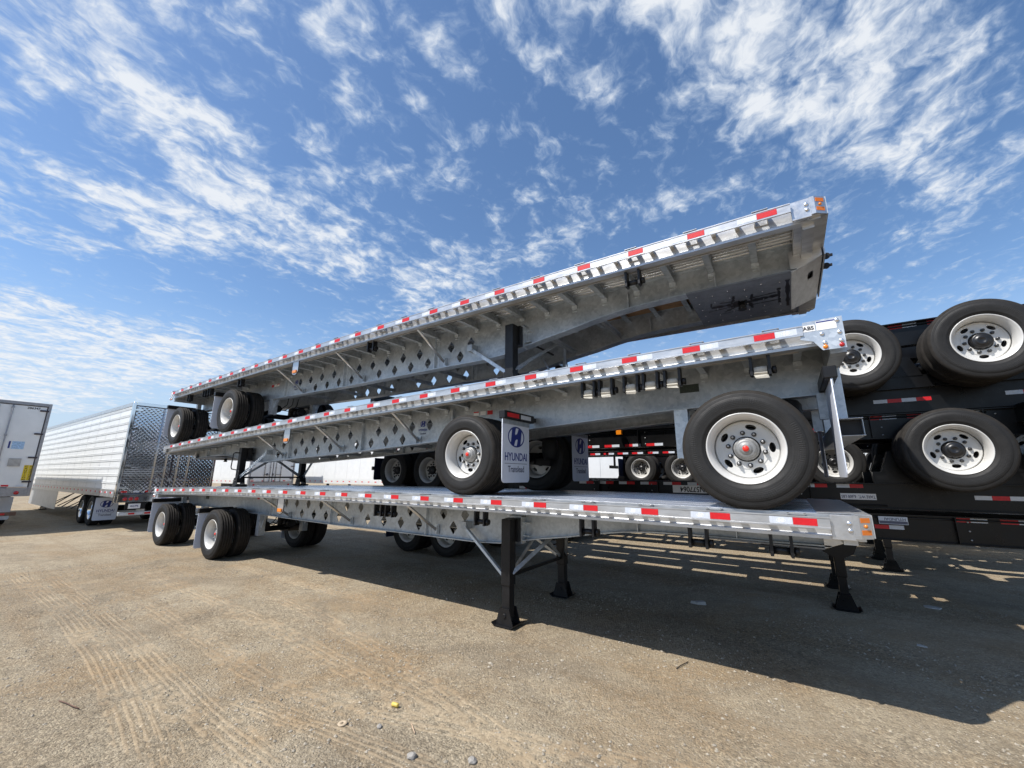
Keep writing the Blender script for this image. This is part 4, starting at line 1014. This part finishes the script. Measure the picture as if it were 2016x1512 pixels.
# ------------------------------------------------------------------ ground
def ground_mat(name='dirt', k=(1, 1, 1), grav=1.0):
    m = bpy.data.materials.new(name); m.use_nodes = True; nt = m.node_tree; b = nt.nodes['Principled BSDF']; Lk = nt.links.new
    tc = nt.nodes.new('ShaderNodeTexCoord'); src = tc.outputs['Object']
    def nz(sc, det=8, ro=.62, dist=0.0, st=None, rot=0):
        n = nt.nodes.new('ShaderNodeTexNoise'); n.inputs['Scale'].default_value = sc; n.inputs['Detail'].default_value = det; n.inputs['Roughness'].default_value = ro; n.inputs['Distortion'].default_value = dist
        if st:
            mp = nt.nodes.new('ShaderNodeMapping'); mp.inputs['Rotation'].default_value = (0, 0, R(rot)); mp.inputs['Scale'].default_value = st; Lk(src, mp.inputs[0]); Lk(mp.outputs[0], n.inputs['Vector'])
        else: Lk(src, n.inputs['Vector'])
        return n.outputs[0]
    def rng(x, a, b_, c=0, d=1):
        mr = nt.nodes.new('ShaderNodeMapRange'); Lk(x, mr.inputs[0])
        for i, v in enumerate((a, b_, c, d)): mr.inputs[i+1].default_value = v
        return mr.outputs[0]
    def mix(f, a, c, blend='MIX'):
        mx = nt.nodes.new('ShaderNodeMix'); mx.data_type = 'RGBA'; mx.blend_type = blend
        if isinstance(f, float): mx.inputs[0].default_value = f
        else: Lk(f, mx.inputs[0])
        for i, v in ((6, a), (7, c)):
            if isinstance(v, tuple): mx.inputs[i].default_value = (*v, 1)
            else: Lk(v, mx.inputs[i])
        return mx.outputs[2]
    big = nz(.22, 5, .6, .8); midn = nz(1.7, 8, .65); fine = nz(34, 6, .7); gr = nz(150, 3, .6)
    c = mix(rng(big, .35, .65), (.395, .322, .226), (.510, .432, .318))
    c = mix(rng(midn, .40, .70, 0, .65), c, (.535, .462, .352))
    c = mix(rng(nz(.6, 6, .6, 1.2), .48, .64, 0, .75), c, (.390, .276, .160))
    c = mix(rng(nz(.45, 7, .65, 1.5), .52, .64, 0, .75), c, (.265, .222, .168))
    trk = nz(1.0, 5, .6, .3, (.10, 2.8, 1), 3)
    c = mix(rng(trk, .50, .66, 0, .55), c, (.330, .240, .148))
    c = mix(rng(nz(6.5, 7, .68), .42, .66, 0, .40), c, (.300, .245, .175))
    c = mix(rng(nz(14, 6, .7), .46, .68, 0, .40), c, (.560, .495, .390))
    c = mix(rng(fine, .34, .62), mix(.62, c, (.215, .180, .136)), c)
    v = nt.nodes.new('ShaderNodeTexVoronoi'); v.inputs['Scale'].default_value = 62; Lk(src, v.inputs['Vector'])
    sp = nt.nodes.new('ShaderNodeSeparateColor'); Lk(v.outputs['Color'], sp.inputs[0])
    pale = rng(sp.outputs[0], .94, .96); near = rng(v.outputs['Distance'], .42, .30)
    mm = nt.nodes.new('ShaderNodeMath'); mm.operation = 'MULTIPLY'; Lk(pale, mm.inputs[0]); Lk(near, mm.inputs[1])
    c = mix(mm.outputs[0], c, (.58, .525, .43))
    vb = nt.nodes.new('ShaderNodeTexVoronoi'); vb.inputs['Scale'].default_value = 24; Lk(src, vb.inputs['Vector'])
    sb = nt.nodes.new('ShaderNodeSeparateColor'); Lk(vb.outputs['Color'], sb.inputs[0])
    gm = nt.nodes.new('ShaderNodeMath'); gm.operation = 'MULTIPLY'; Lk(rng(sp.outputs[2], 0, 1, .62, 1.18), gm.inputs[0]); Lk(rng(sb.outputs[2], 0, 1, .84, 1.12), gm.inputs[1])
    cg = nt.nodes.new('ShaderNodeCombineColor')
    for i_ in range(3): Lk(gm.outputs[0], cg.inputs[i_])
    c = mix(rng(nz(.75, 6, .62, .9), .36, .60, .08*grav, .95*grav), c, mix(1.0, c, cg.outputs[0], 'MULTIPLY'))
    dk = rng(sp.outputs[1], .90, .93); m2 = nt.nodes.new('ShaderNodeMath'); m2.operation = 'MULTIPLY'; Lk(dk, m2.inputs[0]); Lk(near, m2.inputs[1])
    c = mix(m2.outputs[0], c, (.19, .165, .135))
    c = mix(1.0, c, k, 'MULTIPLY')
    Lk(c, b.inputs['Base Color']); b.inputs['Roughness'].default_value = .95; b.inputs['Specular IOR Level'].default_value = .2
    h = nt.nodes.new('ShaderNodeMath'); h.operation = 'MULTIPLY_ADD'; h.inputs[1].default_value = .35; Lk(gr, h.inputs[0]); Lk(fine, h.inputs[2])
    h2 = nt.nodes.new('ShaderNodeMath'); h2.operation = 'MULTIPLY_ADD'; h2.inputs[1].default_value = 1.2; Lk(midn, h2.inputs[0]); Lk(h.outputs[0], h2.inputs[2])
    h3 = nt.nodes.new('ShaderNodeMath'); h3.operation = 'MULTIPLY_ADD'; h3.inputs[1].default_value = -.40*grav; Lk(v.outputs['Distance'], h3.inputs[0]); Lk(h2.outputs[0], h3.inputs[2])
    bp = nt.nodes.new('ShaderNodeBump'); bp.inputs['Strength'].default_value = .95 if grav > .5 else .6; bp.inputs['Distance'].default_value = .025; Lk(h3.outputs[0], bp.inputs['Height']); Lk(bp.outputs[0], b.inputs['Normal'])
    MATS[name] = m
ground_mat('dirt', (.96, .935, .875))
ground_mat('dirt_track', (.905, .85, .765), .45)
def gz(x, y):
    # low ruts and lumps near the camera, level further off
    d = math.hypot(x-12, y+1); f = max(0, 1-d/30)
    z = .010*noise.noise((x*.9, y*.9, 3))+.006*noise.noise((x*2.7, y*2.7, 8))
    z += (.008*noise.noise((x*4.3, y*4.3, 12))+.005*noise.noise((x*10.7, y*10.7, 15)))*max(0, 1-d/9)
    u = (x-9)*.35+(y+3)*1.0
    z += .007*math.sin(u*9)*max(0, noise.noise((x*.25, y*.5, 1)))*2*(1 if y < -.4 else 0)
    w = 1 if y < -.2 else max(0, 1-(y+.2)*2.5)
    return z*f*(.25+.75*w)-.004
xs = []; x = -30.0
def axis(c, lo, hi):
    a = [c]; st = .05
    p = c
    while p < hi: st = min(st*1.022, 60); p += st; a.append(p)
    p = c; st = .05
    while p > lo: st = min(st*1.022, 60); p -= st; a.insert(0, p)
    return a
ax = axis(12.5, -1500, 1500); ay = axis(-2.0, -1500, 1500)
verts = [(x, y, gz(x, y) if abs(x-12) < 32 and abs(y) < 32 else -.004) for y in ay for x in ax]
nx = len(ax)
faces = [(j*nx+i, j*nx+i+1, (j+1)*nx+i+1, (j+1)*nx+i) for j in range(len(ay)-1) for i in range(nx-1)]
me = bpy.data.meshes.new('ground'); me.from_pydata(verts, [], faces); me.polygons.foreach_set('use_smooth', [True]*len(faces))
struct(obj('ground', me, 'dirt'))
# gravel lying on it
mat('stone', (.40, .35, .275), .9, 0, .15, 9, var2=(.22, .19, .145))
def gravel():
    rnd = random.Random(11); vs_, fs_ = [], []
    base = [Vector(p).normalized() for p in ((0, 0, 1), (1, 0, .1), (.3, .95, -.1), (-.8, .6, .1), (-.8, -.6, -.1), (.3, -.95, .1), (0, 0, -1))]
    tri = [(0, 1, 2), (0, 2, 3), (0, 3, 4), (0, 4, 5), (0, 5, 1), (6, 2, 1), (6, 3, 2), (6, 4, 3), (6, 5, 4), (6, 1, 5)]
    n = 0
    while n < 26000:
        r = rnd.random()**.62*13; a = rnd.uniform(R(35), R(185)); x = 14.2+r*math.cos(a); y = -3.9+r*math.sin(a)
        if noise.noise((x*.8, y*.8, 5))+.25 < rnd.random()*.7: continue
        s = .0035+.010*rnd.random()**4+(.010*rnd.random() if rnd.random() < .012 else 0)
        k = len(vs_); z = gz(x, y)+s*.25; ro = rnd.uniform(0, 6.3)
        for p in base:
            f = s*rnd.uniform(.7, 1.3); xx, yy = p.x*f*1.3, p.y*f
            vs_.append((x+xx*math.cos(ro)-yy*math.sin(ro), y+xx*math.sin(ro)+yy*math.cos(ro), z+p.z*f*.75))
        fs_ += [tuple(k+i for i in t) for t in tri]; n += 1
    me = bpy.data.meshes.new('gravel'); me.from_pydata(vs_, [], fs_); return me
g = struct(obj('gravel', gravel(), 'stone'), 'stuff'); tag(g, 'small grey pebbles strewn over the dirt yard', 'gravel')
# a few scraps on the dirt
def scrap(name, label, cat, x, y, pts, m, h=.02, group=None):
    bm = B(); rnd = random.Random(int(x*100)); top = [bm.verts.new((a, b, h*rnd.uniform(.4, 1.2))) for a, b in pts]; bot = [bm.verts.new((a*1.1, b*1.1, 0)) for a, b in pts]
    bm.faces.new(top); bm.faces.new(bot[::-1])
    for i in range(len(pts)): bm.faces.new((bot[i], bot[(i+1) % len(pts)], top[(i+1) % len(pts)], top[i]))
    o = obj(name, bm, m, None, (x, y, gz(x, y)-.001)); tag(o, label, cat, group)
mat('plastic', (.40, .385, .36), .6)
mat('straw', (.50, .36, .24), .8)
mat('yellow_plastic', (.62, .46, .10), .5)
mat('plastic_tan', (.43, .34, .23), .7)
scrap('plastic_scrap', 'crumpled pale plastic scrap in the shade between the landing legs', 'litter', 12.91, 2.81, [(-.09, -.03), (0, -.05), (.10, -.01), (.06, .05), (-.05, .05)], 'plastic', .04)
scrap('plastic_scrap', 'flat round grey scrap in the shade right of the black legs', 'litter', 15.65, 4.49, [(.09*math.cos(a*.9), .07*math.sin(a*.9)) for a in range(7)], 'plastic', .015)
scrap('plastic_scrap', 'small light scrap in the dark shade at lower right', 'litter', 15.18, 2.58, [(-.04, -.02), (.04, -.025), (.035, .02), (-.03, .03)], 'plastic', .012)
scrap('plastic_scrap', 'thin white scrap on the ground behind the lowest flatbed wheels', 'litter', 4.1, 5.2, [(-.12, -.02), (.1, -.03), (.13, .02), (-.1, .03)], 'plastic', .02)
def twig(label, x, y, a, ln, m='wood'):
    bm = B(); pipe(bm, [(-ln/2, 0, .006), (-ln*.15, ln*.02, .012), (ln*.2, ln*.03, .012), (ln/2, ln*.07, .008)], .004, 6)
    o = obj('twig', bm, m, None, (x, y, gz(x, y)), (0, 0, a)); tag(o, label, 'twig')
twig('thin dark twig lying across the shadow edge', 13.15, .62, R(70), .22, 'hose')
twig('reddish brown stick on the sunlit dirt at lower left', 9.30, -2.86, R(8), .30, 'rust')
twig('thin pale straw lying among pebbles near the bottom edge', 11.76, -1.54, R(-35), .13, 'straw')
def stone(label, x, y, r_):
    bm = B(); bmesh.ops.create_icosphere(bm, subdivisions=2, radius=r_)
    for v in bm.verts:
        k = 1+.35*noise.noise(v.co/r_*1.1+Vector((x*7, y*5, 0))); v.co *= k; v.co.z *= .7
    o = obj('stone', bm, 'stone_grey', None, (x, y, gz(x, y)+r_*.35)); tag(o, label, 'stone')
mat('stone_grey', (.30, .28, .25), .9, 0, .3, 30)
stone('larger grey stone near the bottom edge, left of the yard centre', 11.98, -1.75, .032)
stone('pointed dark grey stone at the bottom edge of the picture', 12.33, -1.56, .030)
stone('small pale stone between the round washer and the straw', 11.55, -1.66, .020)
bm = B(); tube(bm, (-.03, 0, .016), (.03, .008, .018), .015, 16); o = obj('bottle_cap', done(bm, bevel=.004), 'yellow_plastic', None, (11.43, -1.42, gz(11.43, -1.42))); tag(o, 'little yellow plastic plug lying on the sunlit dirt', 'litter')
bm = B(); lathe(bm, [(0, .008), (0, .035), (.006, .034), (.006, .008)], 28, True, True); o = obj('washer', bm, 'plastic_tan', None, (11.3, -1.79, gz(11.3, -1.79)+.006), (PI/2+.1, 0, 0)); tag(o, 'flat round tan washer on the sunlit dirt', 'litter')
# ribs pressed into the dirt by truck tyres
def track(pts, w, ribs, amp):
    P = [Vector((a, b, 0)) for a, b in pts]; path = []
    for p, q in zip(P, P[1:]):
        n = max(2, int((q-p).length/.06))
        for i in range(n): path.append(p.lerp(q, i/n))
    path = [sum((path[max(0, min(len(path)-1, i+d))] for d in range(-8, 9)), Vector())/17 for i in range(len(path))]
    nc = ribs*6+1; vs_, fs_ = [], []
    for i, p in enumerate(path):
        d = (path[min(i+1, len(path)-1)]-path[max(i-1, 0)]).normalized(); nrm = Vector((-d.y, d.x, 0)); f = min(1, i/25, (len(path)-1-i)/25)
        for j in range(nc):
            u = j/(nc-1); q = p+nrm*(u-.5)*w
            q = q+nrm*.010*noise.noise((q.x*.8, q.y*.8, 2))
            e = min(1, u*7, (1-u)*7)
            cz = math.cos(u*ribs*2*PI); z = amp*1.5*((-.5 if cz > .25 else .25 if cz < -.35 else -.5+.75*(.25-cz)/.6)+.15)*e-.004*(1-e)
            z *= max(.0, min(1.1, .65+1.9*noise.noise((q.x*1.4, q.y*4, 6)))); z += .006*noise.noise((q.x*14, q.y*14, 1))+.004*noise.noise((q.x*33, q.y*33, 4))
            vs_.append((q.x, q.y, gz(q.x, q.y)+z*f-.005*(1-f)))
        if i:
            for j in range(nc-1): a = (i-1)*nc+j; fs_.append((a, a+1, a+nc+1, a+nc))
    me = bpy.data.meshes.new('track'); me.from_pydata(vs_, [], fs_); me.polygons.foreach_set('use_smooth', [True]*len(fs_))
    struct(obj('tyre_track', me, 'dirt_track'))
track([(1.5, -2.40), (4.41, -2.39), (6.25, -2.38), (8.07, -2.45), (9.22, -2.54), (10.07, -2.65), (10.66, -2.76), (11.4, -2.95)], .27, 5, .009)
track([(2.5, -2.06), (6.43, -2.12), (8.11, -2.16), (9.3, -2.22), (10.2, -2.29), (11.3, -2.30), (12.4, -2.28)], .26, 5, .008)
track([(8.4, -2.30), (9.42, -2.40), (10.28, -2.51), (10.86, -2.63), (11.5, -2.80)], .14, 3, .007)
track([(9.3, -2.28), (10.14, -2.1), (11.03, -1.92), (11.52, -1.84), (12.1, -1.78), (13.2, -1.68)], .24, 5, .007)
track([(3.9, .16), (6.7, .17), (8.62, .22), (10.4, .25)], .24, 4, .008)
track([(3.0, -1.05), (6, -1.0), (9, -1.1), (11.0, -1.25), (13.4, -1.35)], .30, 4, .0035)
track([(6.5, -.35), (9, -.55), (11, -.9), (13, -1.45), (15, -2.1)], .26, 4, .0035)
track([(5.5, -1.62), (8, -1.70), (10.2, -1.78), (11.2, -1.60), (13, -1.05), (15, -.5)], .26, 4, .0035)
